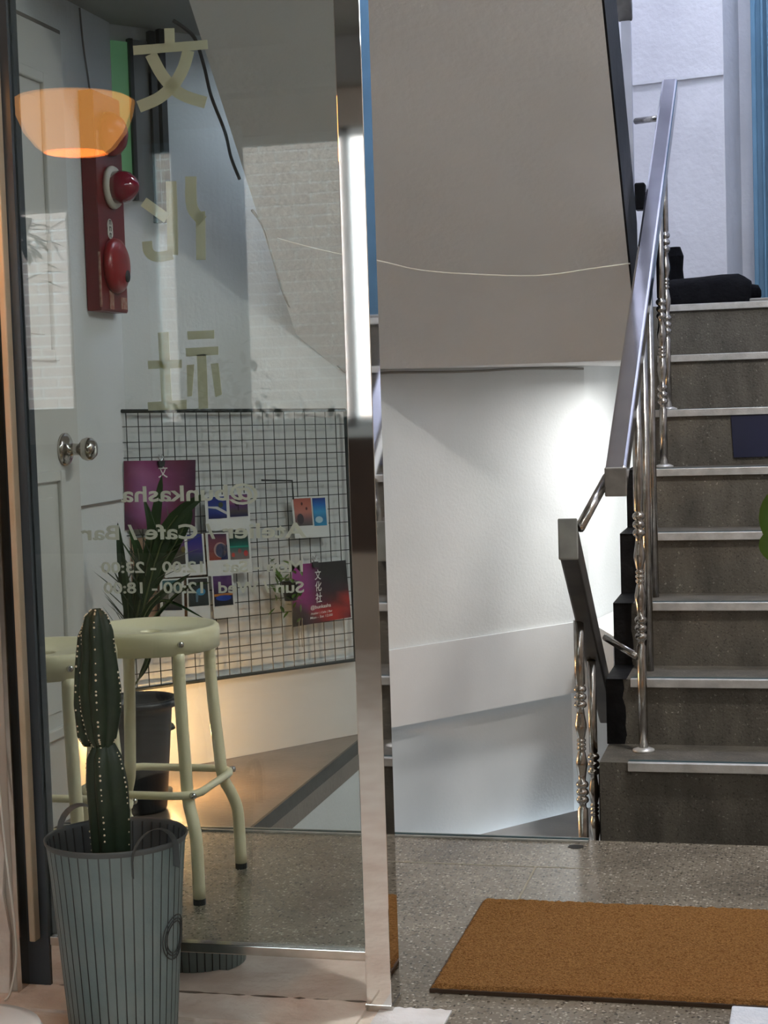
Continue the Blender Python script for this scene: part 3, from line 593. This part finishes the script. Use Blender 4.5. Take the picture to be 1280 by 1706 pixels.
for s, v in (('文', .27), ('化', .46), ('社', .65)): ptext(t, P, s, .40, v, .51, .026)
ptext(t, P, '@bunkasha', .31, .76, .66, .012); ptext(t, P, 'Atelier | Cafe | Bar', .31, .85, .68, .007); ptext(t, P, 'Mon - Sat 12:00', .30, .92, .68, .008)
def clip(x, y, label):
    p = gpl(x, y, .016); t = thing('binder_clip', label, 'clip', p, None)
    bm = bmesh.new(); slabq(bm, [p+Wd*-.012, p+Wd*.012, p+Wd*.009+Vector((0, 0, -.018)), p+Wd*-.009+Vector((0, 0, -.018))], Wn*.006); obj('clip_body', bm, M['frame'], t)
    for s in (-1, 1):
        bm = tube(bmesh.new(), [p+Wd*(s*.002), p+Wd*(s*.010)+Vector((0, 0, .012)), p+Wd*(s*.006)+Vector((0, 0, .02)), p+Wd*(s*.001)+Vector((0, 0, .012))], .0014, 5); obj('clip_wire', bm, M['screw'], t)
clip(268, 768, 'small metal clip holding the top of the purple poster'); clip(524, 936, 'small metal clip holding the magenta and black poster')
bm = bmesh.new(); slabq(bm, [gpl(200, 898, -.012), gpl(345, 888, -.012), gpl(345, 1040, -.012), gpl(200, 1050, -.012)], -Wn*.001); tag(obj('kraft_and_reflection', bm, M['kraft']), 'brown kraft paper and painted wood reflection behind the cards and palm leaves', 'paper')  # kraft paper widened to paint in a reflection of wood
bm = tube(bmesh.new(), [gpl(436, 800, .01), gpl(487, 801, .02), gpl(489, 832, .02)], .003, 6); tag(obj('wire_hook', bm, M['blackwire']), 'bent dark wire arm hooked on the grid above the sunset card', 'hook')

def leaf(bm, base, tip, wd, up=Vector((0, 0, 1)), sag=.0, n=6, fold=.25):
    base = Vector(base); tip = Vector(tip); ax = tip-base; s = ax.cross(up)
    if s.length < 1e-5: s = Vector((1, 0, 0))
    s.normalize(); nn = s.cross(ax).normalized(); prev = None
    for i in range(n+1):
        t = i/n; c = base+ax*t+Vector((0, 0, -sag*t*t)); h = wd*math.sin(PI*min(1, .08+t*.92))**.8*.5
        row = [bm.verts.new(c-s*h+nn*h*fold), bm.verts.new(c), bm.verts.new(c+s*h+nn*h*fold)]
        if prev:
            for k in (0, 1): bm.faces.new((prev[k], prev[k+1], row[k+1], row[k]))
        prev = row
def blade(pts, wd, bm, thick=0):
    P = smoothpts(pts, 5); n = len(P)-1; view = Vector((.2, -1, .05)); prev = None
    for i, p in enumerate(P):
        t = i/n; a = P[max(i-1, 0)]; b = P[min(i+1, n)]; s = (b-a).cross(view).normalized(); h = wd*.5*(math.sin(PI*(.06+.94*t)))**.75
        row = [bm.verts.new(p-s*h), bm.verts.new(p-view*.004*math.sin(PI*t)), bm.verts.new(p+s*h)]
        if prev:
            for k in (0, 1): bm.faces.new((prev[k], prev[k+1], row[k+1], row[k]))
        prev = row
# trailing plant on the grid
hp = thing('hanging_plant', 'small green trailing plant hung on the wire grid', 'plant', gpl(480, 960, .04))
bm = bmesh.new(); c0 = gpl(484, 985, .06)
bm2 = bmesh.new(); lathe(bm2, [(.020, -.03), (.030, .03), (.033, .032)], c0, 14); obj('cup', bm2, M['pot'], hp, True)
for k in range(60):
    p = gpl(random.uniform(455, 505), random.gauss(975, 22), random.uniform(.03, .09)); d = Vector((random.uniform(-1, 1), random.uniform(-1, .2), random.uniform(-1, .6))).normalized()*random.uniform(.02, .035); leaf(bm, p, p+d, .015, n=3)
obj('foliage', bm, M['leaf2'], hp)['kind'] = 'stuff'
bm = bmesh.new()
for x in (499, 504): tube(bm, [gpl(x, 1030, .02), gpl(x-1, 1055, .02), gpl(x, 1078, .02)], .0015, 4)
obj('roots', bm, M['cable_g'], hp)

# ---------------------------------------------------------------- palm in black pot
pc = Vector((-1.83, 4.44, 0)); pl_ = thing('potted_palm', 'dark leafed palm in a tall black plastic pot behind the stools', 'plant', pc)
bm = bmesh.new(); lathe(bm, [(.070, 0), (.075, .01), (.098, .28), (.100, .298), (.116, .300), (.119, .310), (.115, .322), (.104, .322), (.100, .31), (.096, .28)], pc, 30); obj('pot', bm, M['pot'], pl_, True)
bm = bmesh.new(); lathe(bm, [(.096, .27), (.05, .285), (.005, .29)], pc, 20); obj('soil', bm, M['soil'], pl_)
PY = 4.42
def py(x, y, d=0): return onY(x, y, PY+d)
base = py(212, 1165)
fr = [([(212, 1160), (222, 1060), (250, 920), (270, 790)], 46, 0), ([(215, 1160), (240, 1010), (280, 880), (343, 822)], 52, -.04), ([(214, 1160), (245, 1000), (300, 890), (320, 850)], 40, .05),
      ([(210, 1160), (215, 1040), (205, 960), (196, 870)], 34, .06), ([(212, 1160), (222, 1050), (240, 960), (292, 905)], 30, .02), ([(214, 1160), (225, 1080), (250, 1010), (318, 955)], 26, -.05), ([(214, 1160), (235, 1060), (300, 985), (352, 970)], 12, -.07),
      ([(213, 1160), (230, 1040), (270, 1000), (340, 1030)], 12, -.05), ([(212, 1160), (220, 1010), (232, 930), (215, 880)], 34, .1), ([(211, 1160), (208, 1080), (214, 1020), (205, 930)], 36, 0), ([(213, 1158), (232, 1130), (246, 1100), (252, 1060)], 22, -.08), ([(212, 1160), (225, 1000), (252, 900), (240, 830)], 30, .03)]
for P, wd, d in fr:
    Q = [py(x, y, d*i/3) for i, (x, y) in enumerate(P)]; bm = bmesh.new(); Q2 = smoothpts(Q, 4); tube(bm, Q2[:-3], [.0035*(1-.5*i/len(Q2)) for i in range(len(Q2)-3)], 5); f = obj('stalk', bm, M['stem'], pl_)
    bm = bmesh.new(); st_ = len(Q2)//3; blade([Q2[st_], Q2[(st_+len(Q2)-1)//2], Q2[-1]], wd*.8e-3, bm)
    if wd > 33:
        for k in range(5):
            i = st_+int((len(Q2)-1-st_)*k/9); b0 = Q2[i]; d0 = (Q2[min(i+1, len(Q2)-1)]-Q2[max(i-1, 0)]).normalized()
            for s in (-1, 1):
                side = d0.cross(Vector((.2, -1, 0))).normalized()*s; leaf(bm, b0, b0+(d0*.75+side*.6)*random.uniform(.07, .13)+Vector((0, random.uniform(-.03, .03), 0)), .012, n=4)
    obj('leaf', bm, M['leaf'], f)

# hidden warm floor lamp behind the pot
fl_ = thing('floor_lamp', 'small warm floor lamp glowing behind the black pot', 'lamp', (-1.86, 4.63, 0))
bm = bmesh.new(); lathe(bm, [(.05, 0), (.05, .015), (.012, .02), (.012, .06)], (-1.86, 4.63, 0), 16); obj('base', bm, M['frame'], fl_, True)
bm = bmesh.new(); lathe(bm, [(.02, .06), (.03, .075), (.036, .10), (.03, .13), (.012, .145)], (-1.86, 4.63, 0), 18); obj('bulb', bm, M['warmglow'], fl_, True)
bm = bmesh.new(); lathe(bm, [(.006, .235), (.03, .228), (.062, .205), (.066, .195), (.060, .197), (.028, .218), (.006, .224)], (-1.86, 4.63, 0), 20); obj('lamp_shade', bm, M['frame'], fl_, True)  # unseen dome added to keep the glow off the upper wall
bm = tube(bmesh.new(), [(-1.86, 4.63, .14), (-1.86, 4.63, .23)], .005, 6); obj('stem', bm, M['frame'], fl_)
l = bpy.data.lights.new('floor_lamp_light', 'POINT'); l.energy = 16; l.color = (1, .55, .22); l.shadow_soft_size = .02; o = bpy.data.objects.new('floor_lamp_light', l); o.location = (-1.835, 4.63, .17); COL.objects.link(o)

# ---------------------------------------------------------------- stools
def stool(cx, cy, label):
    c = Vector((cx, cy, 0)); t = thing('stool', label, 'stool', c, 'cream metal stools behind the glass')
    bm = bmesh.new(); lathe(bm, [(.154, .570), (.161, .573), (.162, .612), (.160, .622), (.155, .627), (.146, .625), (.138, .615), (.03, .613), (.026, .611), (.024, .60), (.026, .585), (.145, .585)], c, 48, cap=False); obj('seat', bm, M['cream'], t, True)
    for k in range(4):
        a = PI/4+k*PI/2; e = Vector((math.cos(a), math.sin(a), 0))
        P = [c+e*r+Vector((0, 0, z)) for r, z in ((.150, .575), (.150, .50), (.158, .38), (.166, .29), (.169, .255), (.176, .225), (.192, .195), (.206, .16), (.211, .12), (.213, .012))]
        lg = obj('leg', tube(bmesh.new(), smoothpts(P, 3), .0145, 12), M['cream'], t, True)
        obj('foot_cap', tube(bmesh.new(), [c+e*.213, c+e*.213+Vector((0, 0, .014))],   .0150, 12), M['pot'], lg)
        for z, r in ((.597, .164), (.25, .200)):
            q = c+e*r+Vector((0, 0, z)); obj('screw', tube(bmesh.new(), [q-e*.006, q+e*.004, q+e*.007], [.0075, .0075, .004], 10), M['screw'], lg, True)
    P = []
    for k in range(4):
        a = PI/4+k*PI/2
        for da in (-.20, -.07, .07, .20): P.append(c+Vector((math.cos(a+da), math.sin(a+da), 0))*(.184 if abs(da) < .1 else .176)+Vector((0, 0, .25)))
    obj('foot_ring', tube(bmesh.new(), P, .0095, 10, True), M['cream'], t, True)
stool(-1.50, 3.75, 'taller looking cream metal stool, right one, in front of the wire grid')
stool(-1.62, 3.405, 'cream metal stool at left, partly behind the cactus')

# ---------------------------------------------------------------- bucket and cactus
bc = Vector((-1.218, 2.83, 0)); bk = thing('zinc_bucket', 'tall blue grey ribbed metal bucket holding the cactus', 'bucket', bc)
NR = 40
bm = bmesh.new(); rings = []; prof = [(.098, 0), (.1055, .10), (.1205, .30), (.1265, .362)]
for r, z in prof:
    ring = []
    for k in range(NR):
        for ph, dr in ((0, 0), (.87, 0), (.90, -.003), (.97, -.003)):
            t = 2*PI*(k+ph)/NR; ring.append(bm.verts.new(bc+Vector(((r+dr)*math.cos(t), (r+dr)*math.sin(t), z))))
    rings.append(ring)
n = len(rings[0])
for A, Bq in zip(rings, rings[1:]):
    for k in range(n): f = bm.faces.new((A[k], A[(k+1) % n], Bq[(k+1) % n], Bq[k])); f.material_index = 1 if k % 4 in (1, 2, 3) else 0
bm.faces.new(rings[0][::-1]); obj('bucket_wall', bm, [M['zinc'], M['groove']], bk)
bm = bmesh.new(); lathe(bm, [(.1270, .358), (.1295, .363), (.1305, .368), (.1290, .3695), (.1265, .366), (.1245, .35), (.118, .28), (.10, .06)], bc, 64, cap=False); obj('rim', bm, M['zincdark'], bk, True)
bm = bmesh.new(); lathe(bm, [(.114, .275), (.06, .285), (.005, .287)], bc, 24); obj('soil', bm, M['soil'], bk)
def handle(ang, name='handle'):
    e = Vector((math.cos(ang), math.sin(ang), 0)); s = Vector((-e.y, e.x, 0)); bm = bmesh.new()
    P = [bc+e*(.130+.006*math.sin(PI*t/12))+s*(.048*math.cos(PI*t/12))+Vector((0, 0, .352+.052*math.sin(PI*t/12))) for t in range(13)]
    P = [P[0]+Vector((0, 0, -.03))]+P+[P[-1]+Vector((0, 0, -.03))]
    prev = None
    for p in P:
        row = [bm.verts.new(p+e*a) for a in (-.0, .0035)] + [bm.verts.new(p+e*.0035+(bc+Vector((0, 0, .35))-p).normalized()*.012), bm.verts.new(p+(bc+Vector((0, 0, .35))-p).normalized()*.012)]
        if prev:
            for k in range(4): bm.faces.new((prev[k], prev[(k+1) % 4], row[(k+1) % 4], row[k]))
        prev = row
    obj(name, bm, M['zincdark'], bk)
handle(-.62); handle(PI*.80)
bm = bmesh.new()
for R in (.026, .031, .037):
    P = []
    for k in range(24):
        a = 2*PI*k/24; ang = -.13+R*math.cos(a)/.115; z = .188+R*math.sin(a)*1.1; rr_ = .098+(.1265-.098)*z/.362+.0012; P.append(bc+Vector((rr_*math.cos(ang), rr_*math.sin(ang), z)))
    tube(bm, P, .0011, 4, True)
obj('round_emblem', bm, M['groove'], bk)

ct = thing('cactus', 'dark green ribbed column cactus with an upper and lower joint', 'cactus', bc+Vector((0, 0, .28)))
def ribbed(prof, nr, phase, depth, name, m=48):
    bm = bmesh.new(); rings = []; ar = bmesh.new()
    for (x, y, z, r) in prof:
        rings.append([bm.verts.new((x+r*(1-depth+depth*abs(math.cos(nr*(2*PI*k/m+phase)/2))**.8)*math.cos(2*PI*k/m), y+r*(1-depth+depth*abs(math.cos(nr*(2*PI*k/m+phase)/2))**.8)*math.sin(2*PI*k/m), z)) for k in range(m)])
    for A, Bq in zip(rings, rings[1:]):
        for k in range(m): bm.faces.new((A[k], A[(k+1) % m], Bq[(k+1) % m], Bq[k]))
    bm.faces.new(rings[0][::-1]); bm.faces.new(rings[-1]); o = obj(name, bm, M['cactus'], ct, True)
    for j in range(len(prof)*2-2):
        a, b = prof[j//2], prof[j//2+1] if j//2+1 < len(prof) else prof[-1]; tt_ = (j % 2)/2; x, y, z, r = [a[i]+(b[i]-a[i])*tt_ for i in range(4)]
        for k in range(nr):
            t = 2*PI*k/nr-phase; c = Vector((x+r*math.cos(t), y+r*math.sin(t), z)); s_ = random.uniform(.0014, .0024)
            if random.random() < .6: bmesh.ops.create_icosphere(ar, subdivisions=1, radius=s_, matrix=Matrix.Translation(c))
    q = obj('areoles', ar, M['spine'], o); q['kind'] = 'stuff'
def colprof(pts, n):
    P = smoothpts([Vector((x, r, z)) for x, z, r in pts], n); return [(p.x, p.y, p.z) for p in P]
def cprof(pts, yy):
    out = []
    for i in range(len(pts)-1):
        a, b = pts[i], pts[i+1]
        for k in range(3): t = k/3; out.append((a[0]+(b[0]-a[0])*t, yy, a[2]+(b[2]-a[2])*t, a[1]+(b[1]-a[1])*t))
    a = pts[-1]; out.append((a[0], yy, a[2], a[1])); return out
def px(x): return onY(x, 1200, 2.83).x
ribbed(cprof([(px(178), .030, .27), (px(178), .037, .33), (px(178), .040, .40), (px(176), .040, .46), (px(173), .034, .51), (px(172), .016, .545)], 2.83), 5, .25, .34, 'lower_joint')
ribbed(cprof([(px(172), .012, .525), (px(172), .028, .55), (px(173), .038, .60), (px(173), .040, .64), (px(173), .033, .70), (px(172), .030, .745), (px(171), .022, .772), (px(171), .008, .785)], 2.825), 5, .15, .34, 'upper_joint')
ribbed(cprof([(px(142), .008, .53), (px(140), .018, .55), (px(139), .021, .61), (px(142), .019, .68), (px(145), .014, .735), (px(146), .006, .75)], 2.835), 4, .4, .28, 'side_lobe', 32)

# ---------------------------------------------------------------- mat, bits on the floor
mt = thing('door_mat', 'rectangular brown coir door mat on the terrazzo floor', 'door mat', (-.2, 3.4, 0))
bm = B(-.703, .32, 3.112, 3.69, .0005, .008); obj('backing', bm, M['coirbed'], mt)
bm = bmesh.new(); nx_, ny_ = 150, 84; g = []
for j in range(ny_+1):
    for i in range(nx_+1):
        e = (i in (0, nx_) or j in (0, ny_)); g.append(bm.verts.new((-.700+1.02*i/nx_+random.uniform(-.002, .002), 3.115+.572*j/ny_+random.uniform(-.002, .002), (.0085 if e else .014+random.uniform(0, .0035)))))
for j in range(ny_):
    for i in range(nx_): a = j*(nx_+1)+i; bm.faces.new((g[a], g[a+1], g[a+nx_+2], g[a+nx_+1]))
o = obj('coir_pile', bm, M['coir'], mt); o['kind'] = 'stuff'
bm = bmesh.new(); slabq(bm, [(-.135, 2.8, .001), (.2, 2.8, .001), (.2, 3.098, .001), (-.13, 3.103, .001)], (0, 0, .01)); tag(obj('pale_cloth', bm, M['cloth_w'], bevel=.004), 'pale blue white cloth on the floor at the lower right corner', 'cloth')
wb = thing('white_drum', 'round white enamel lid at the lower left corner', 'container', (-1.365, 2.5, 0))
bm = bmesh.new(); lathe(bm, [(.10, 0), (.125, .02), (.130, .10), (.132, .108), (.128, .113)], (-1.365, 2.5, 0), 40); obj('drum', bm, M['enamel'], wb, True)
bm = bmesh.new(); lathe(bm, [(.129, .113), (.127, .118), (.11, .120), (.03, .121)], (-1.365, 2.5, 0), 40); obj('lid', bm, M['enamel'], wb, True)

# black bag and clothes on the half landing
bg_ = thing('black_bag', 'long black bag lying on the half landing by the blue door', 'bag', (-.27, 6.3, 1.44))
bm = bmesh.new(); pr = [(-.45, .10), (-.42, .108), (-.33, .112), (-.25, .118), (-.19, .118), (-.17, .108), (-.145, .09)]; prev = None
for x, h in pr:
    row = [bm.verts.new((x, 6.24+.16*math.cos(a)*1.0-.0, 1.438+max(0, h*(math.sin(a) if a < PI else 0)**.45))) for a in [PI*k/8 for k in range(9)]]
    if prev:
        for k in range(8): bm.faces.new((prev[k], prev[k+1], row[k+1], row[k]))
    else: bm.faces.new(row)
    prev = row
bm.faces.new(prev[::-1]); obj('bag_body', bm, M['cloth'], bg_, True)
bm = bmesh.new(); lathe(bm, [(.006, -.045), (.03, -.035), (.036, 0), (.03, .03), (.01, .04)], (-.150, 6.2, 1.48), 12, axis='X'); obj('rolled_end', bm, M['cloth'], bg_, True)
p = onY(1128, 440, 6.42); bm = bmesh.new(); lathe(bm, [(.03, 0), (.034, .04), (.028, .06), (.033, .10), (.028, .15), (.032, .2), (.02, .235)], (p.x-.012, 6.52, 1.45), 9); o = obj('bundle', bm, M['cloth']); tag(o, 'black folded bundle standing upright behind the stair railing top', 'bundle')
bm = bmesh.new(); prism(bm, [(-.15, 6.08), (-.06, 6.06), (.2, 6.05), (.2, 6.2), (-.06, 6.22), (-.14, 6.16)], 1.441, 1.458); tag(obj('folded_cloth', bm, M['cable_g'], bevel=.005), 'grey crumpled cloth on the half landing edge beside the bag', 'cloth')

# plant at the right edge
rp = thing('potted_foliage', 'green leafy plant reaching in at the right edge of the frame', 'plant', (.12, 2.35, 0))
bm = bmesh.new(); lathe(bm, [(.09, 0), (.12, .30), (.13, .31), (.13, .33), (.11, .32)], (.12, 2.35, 0), 24); obj('pot', bm, M['enamel'], rp, True)
tip = onY(1274, 880, 2.4)
for k, (q, d, wd) in enumerate([((onY(1300, 868, 2.4)), Vector((-.034, 0, .012)), .05)]):
    pass
for cx_, cy_, hh, ww in ((1292, 862, 92, 50), (1295, 908, 60, 56)):
    bm = bmesh.new(); cs = [bm.verts.new(onY(cx_+ww/2*math.cos(2*PI*k/20)*(1+.1*math.cos(4*PI*k/20)), cy_+hh/2*math.sin(2*PI*k/20), 2.4+.01*math.cos(2*PI*k/10))) for k in range(20)]
    c_v = bm.verts.new(onY(cx_, cy_, 2.39))
    for k in range(20): bm.faces.new((cs[k], cs[(k+1) % 20], c_v))
    obj('leaf', bm, M['leaf2'], rp, True)
for k in range(14):
    a = random.uniform(-.6, 1.2); b0 = Vector((.12, 2.35, random.uniform(.75, 1.05))); d = Vector((abs(math.cos(a))*.14+.0, math.sin(a)*.14, random.uniform(-.03, .10)))
    bm = bmesh.new(); leaf(bm, b0, b0+d, .07, sag=.03); obj('leaf', bm, M['leaf2'], rp, True)
bm = bmesh.new(); tube(bm, [(.12, 2.35, .3), (.11, 2.36, .7), (.12, 2.35, 1.05)], .006, 6); tube(bm, [(.115, 2.36, .75), (.03, 2.39, .90), tuple(onY(1296, 890, 2.4))], .003, 5); obj('stem', bm, M['stem'], rp)

# ---------------------------------------------------------------- lamps
vl = thing('lower_lamp', 'round lamp under the half landing, hidden behind the stairs', 'lamp', (-.33, 6.40, 1.25))
obj('housing', lathe(bmesh.new(), [(.12, 1.25), (.12, 1.225), (.11, 1.21)], (-.33, 6.40, 0), 24), M['enamel'], vl, True)
obj('diffuser', lathe(bmesh.new(), [(.108, 1.21), (.09, 1.20), (.03, 1.198)], (-.33, 6.40, 0), 24), M['lampglow'], vl, True)
ll = thing('landing_lamp', 'round white ceiling lamp over the landing', 'lamp', (.25, 3.85, 2.62))
bm = bmesh.new(); lathe(bm, [(.13, 2.62), (.13, 2.59), (.12, 2.575)], (.25, 3.85, 0), 28); obj('housing', bm, M['enamel'], ll, True)
bm = bmesh.new(); lathe(bm, [(.118, 2.575), (.10, 2.545), (.05, 2.535)], (.25, 3.85, 0), 28); obj('diffuser', bm, M['lampglow'], ll, True)
ul = thing('upper_lamp', 'white tube lamp on the upper stairwell ceiling', 'lamp', (.05, 5.9, 4.5))
bm = B(-.5, .6, 5.82, 5.98, 4.42, 4.6); obj('housing', bm, M['enamel'], ul)
bm = B(-.45, .55, 5.84, 5.96, 4.37, 4.42); obj('tube', bm, M['lampglow'], ul)
bm = bmesh.new(); PX, PYY, PZ = -1.52, 2.605, 1.705
pd = thing('pendant_lamp', 'orange bowl shaped pendant lamp glowing near the glass', 'lamp', (PX, PYY, PZ))
shp = [(.066, 0), (.082, .012), (.108, .045), (.124, .085), (.129, .112), (.120, .118), (.03, .120), (.008, .122)]
bm = bmesh.new(); lathe(bm, shp, (PX, PYY, PZ), 40, cap=False); obj('lamp_shade', bm, M['shade'], pd, True)
bm = bmesh.new(); lathe(bm, [(.005, .035), (.02, .042), (.026, .06), (.018, .085), (.012, .118)], (PX, PYY, PZ), 18); obj('bulb', bm, M['warmglow'], pd, True)
bm = tube(bmesh.new(), [(PX, PYY, PZ+.12), (PX, PYY, 2.75)], .004, 6); obj('cord', bm, M['cable_k'], pd)
l = bpy.data.lights.new('pendant_light', 'POINT'); l.energy = 6; l.color = (1, .62, .32); l.shadow_soft_size = .012; o = bpy.data.objects.new('pendant_light', l); o.location = (PX, PYY, PZ+.028); COL.objects.link(o)

gh = thing('light_block_header', 'added opaque beam above the glass, out of view, cutting window light', 'beam', (-1.1, 3.04, 2.15))
obj('light_block_beam', B(-1.50, -.803, 3.055, 3.12, 1.985, 2.62), M['cafe_wall'], gh)  # unseen header added to cut window light on the upper wall
# ---------------------------------------------------------------- cafe room behind the camera, window, brick house outside
WX0, WX1, WZ0, WZ1 = -2.97, -1.30, 1.02, 2.38
def wallY(y0, y1, x0, x1, z0, z1, m, name):
    bm = bmesh.new(); box(bm, x0, -3.66, y0, y1, z0, z1); box(bm, -3.36, WX0, y0, y1, z0, z1); box(bm, -3.66, -3.36, y0, y1, z0, 1.15); box(bm, -3.66, -3.36, y0, y1, 2.1, z1); box(bm, WX1, x1, y0, y1, z0, z1); box(bm, WX0, WX1, y0, y1, z0, WZ0); box(bm, WX0, WX1, y0, y1, WZ1, z1); return struct(name, bm, m)
wallY(-1.6, -1.45, -4.0, 1.0, 0, 2.75, M['cafe_wall'], 'wall_cafe_back')
bm = B(-3.9, .9, -1.45, -1.44, .45, .98); struct('dark_standin', bm, M['standin'])  # dark board added in place of furniture, darkens reflections in the glass
bm = B(-4.1, -4.0, -1.6, 3.1, 0, 2.75); struct('wall_cafe_left', bm, M['cafe_wall'])
bm = B(-4.1, 1.1, -1.6, 3.04, 2.75, 2.85); cc = struct('ceiling', bm, M['cafe_ceiling'])
bm = B(-1.62, 1.0, 3.0, 3.04, 2.55, 2.75); struct('trim_2', bm, M['cafe_wall'])
bm = B(-4.0, 1.0, -1.45, -1.30, 2.55, 2.75); struct('trim_3', bm, M['cafe_ceiling'])
bm = B(WX0, WX1, -1.53, -1.52, WZ0, WZ1); w2 = struct('window_2', bm, M['winglass'])
bm = bmesh.new()
for x in (WX0, -1.99, WX1-.04): box(bm, x, x+.04, -1.55, -1.49, WZ0, WZ1)
box(bm, WX0, WX1, -1.55, -1.49, WZ0, WZ0+.05); box(bm, WX0, WX1, -1.55, -1.49, WZ1-.04, WZ1); struct('window_frame', bm, M['winframe'], w2)
bm = B(WX0-.05, WX1+.05, -1.5, -1.36, WZ0-.04, WZ0); struct('window_sill', bm, M['winframe'], w2)
def curtain(x0, x1, label):
    bm = bmesh.new(); prev = None; n = 36
    for i in range(n+1):
        x = x0+(x1-x0)*i/n; y = -1.40+.022*math.sin(i*1.9); row = [bm.verts.new((x, y, WZ0-.1)), bm.verts.new((x, y*1.0, 2.42))]
        if prev: bm.faces.new((prev[0], row[0], row[1], prev[1]))
        prev = row
    return tag(obj('curtain', bm, M['curtain'], None, True), label, 'curtain')
curtain(-2.80, -2.45, 'pale sheer curtain at the middle of the cafe window')
bm = B(-6, 1.5, -4.4, -4.2, -1, 2.9); hs = struct('wall_outside', bm, M['mortar'])
row = 0; z = -.2; brick_me = None
stuff = bmesh.new()
while z < 2.9:
    x = -6+(row % 2)*.11
    while x < 1.4: box(stuff, x, x+.205, -4.2, -4.188, z, z+.055); x += .22
    z += .068; row += 1
o = struct('bricks', stuff, M['brick'], hs); o['kind'] = 'stuff'
bm = B(-8, 4, -6, -1.62, -.2, -.1); struct('ground', bm, M['lower'])
wpnt = thing('window_plant', 'bushy leafy plant standing before the cafe window', 'plant', (-2.45, -.92, 0))
bm = bmesh.new(); lathe(bm, [(.12, 0), (.16, .35), (.17, .36)], (-2.45, -.92, 0), 20); obj('pot', bm, M['pot'], wpnt, True)
bm = tube(bmesh.new(), [(-2.45, -.92, .3), (-2.44, -.92, .8), (-2.45, -.92, 1.2)], .012, 6); obj('stem', bm, M['stem'], wpnt)
bm = bmesh.new()
for k in range(260):
    a = random.uniform(0, 2*PI); r_ = abs(random.gauss(0, .22)); b0 = Vector((-2.45+r_*math.cos(a)*1.2, -.92+r_*math.sin(a)*.4, 1.12+random.gauss(0, .14)-r_*.3)); d = Vector((random.uniform(-1, 1), random.uniform(-1, 1), random.uniform(-.6, .8))).normalized()*.07; leaf(bm, b0, b0+d, .032, n=3)
obj('foliage', bm, M['leaf'], wpnt)['kind'] = 'stuff'

hf = thing('hanging_foliage', 'drooping fern hung before the small cafe window', 'plant', (-3.42, -1.0, 2.0))
obj('pot', lathe(bmesh.new(), [(.06, 1.92), (.09, 2.0), (.092, 2.01)], (-3.42, -1.0, 0), 16), M['pot'], hf, True)
obj('cord', tube(bmesh.new(), [(-3.42, -1.0, 2.0), (-3.42, -1.0, 2.75)], .003, 5), M['cable_k'], hf)
bm = bmesh.new()
for k in range(110):
    a = random.uniform(0, 2*PI); r_ = random.uniform(.04, .20); b0 = Vector((-3.42+r_*math.cos(a), -1.0+r_*math.sin(a)*.6, 1.98-random.uniform(-.03, .35)*r_*5)); d = Vector((math.cos(a)*.5, math.sin(a)*.4, random.uniform(-1, .3))).normalized()*.10; leaf(bm, b0, b0+d, .025, n=3)
obj('foliage', bm, M['leaf'], hf)['kind'] = 'stuff'

for o in bpy.data.objects:
    if '_o' in o: del o['_o']
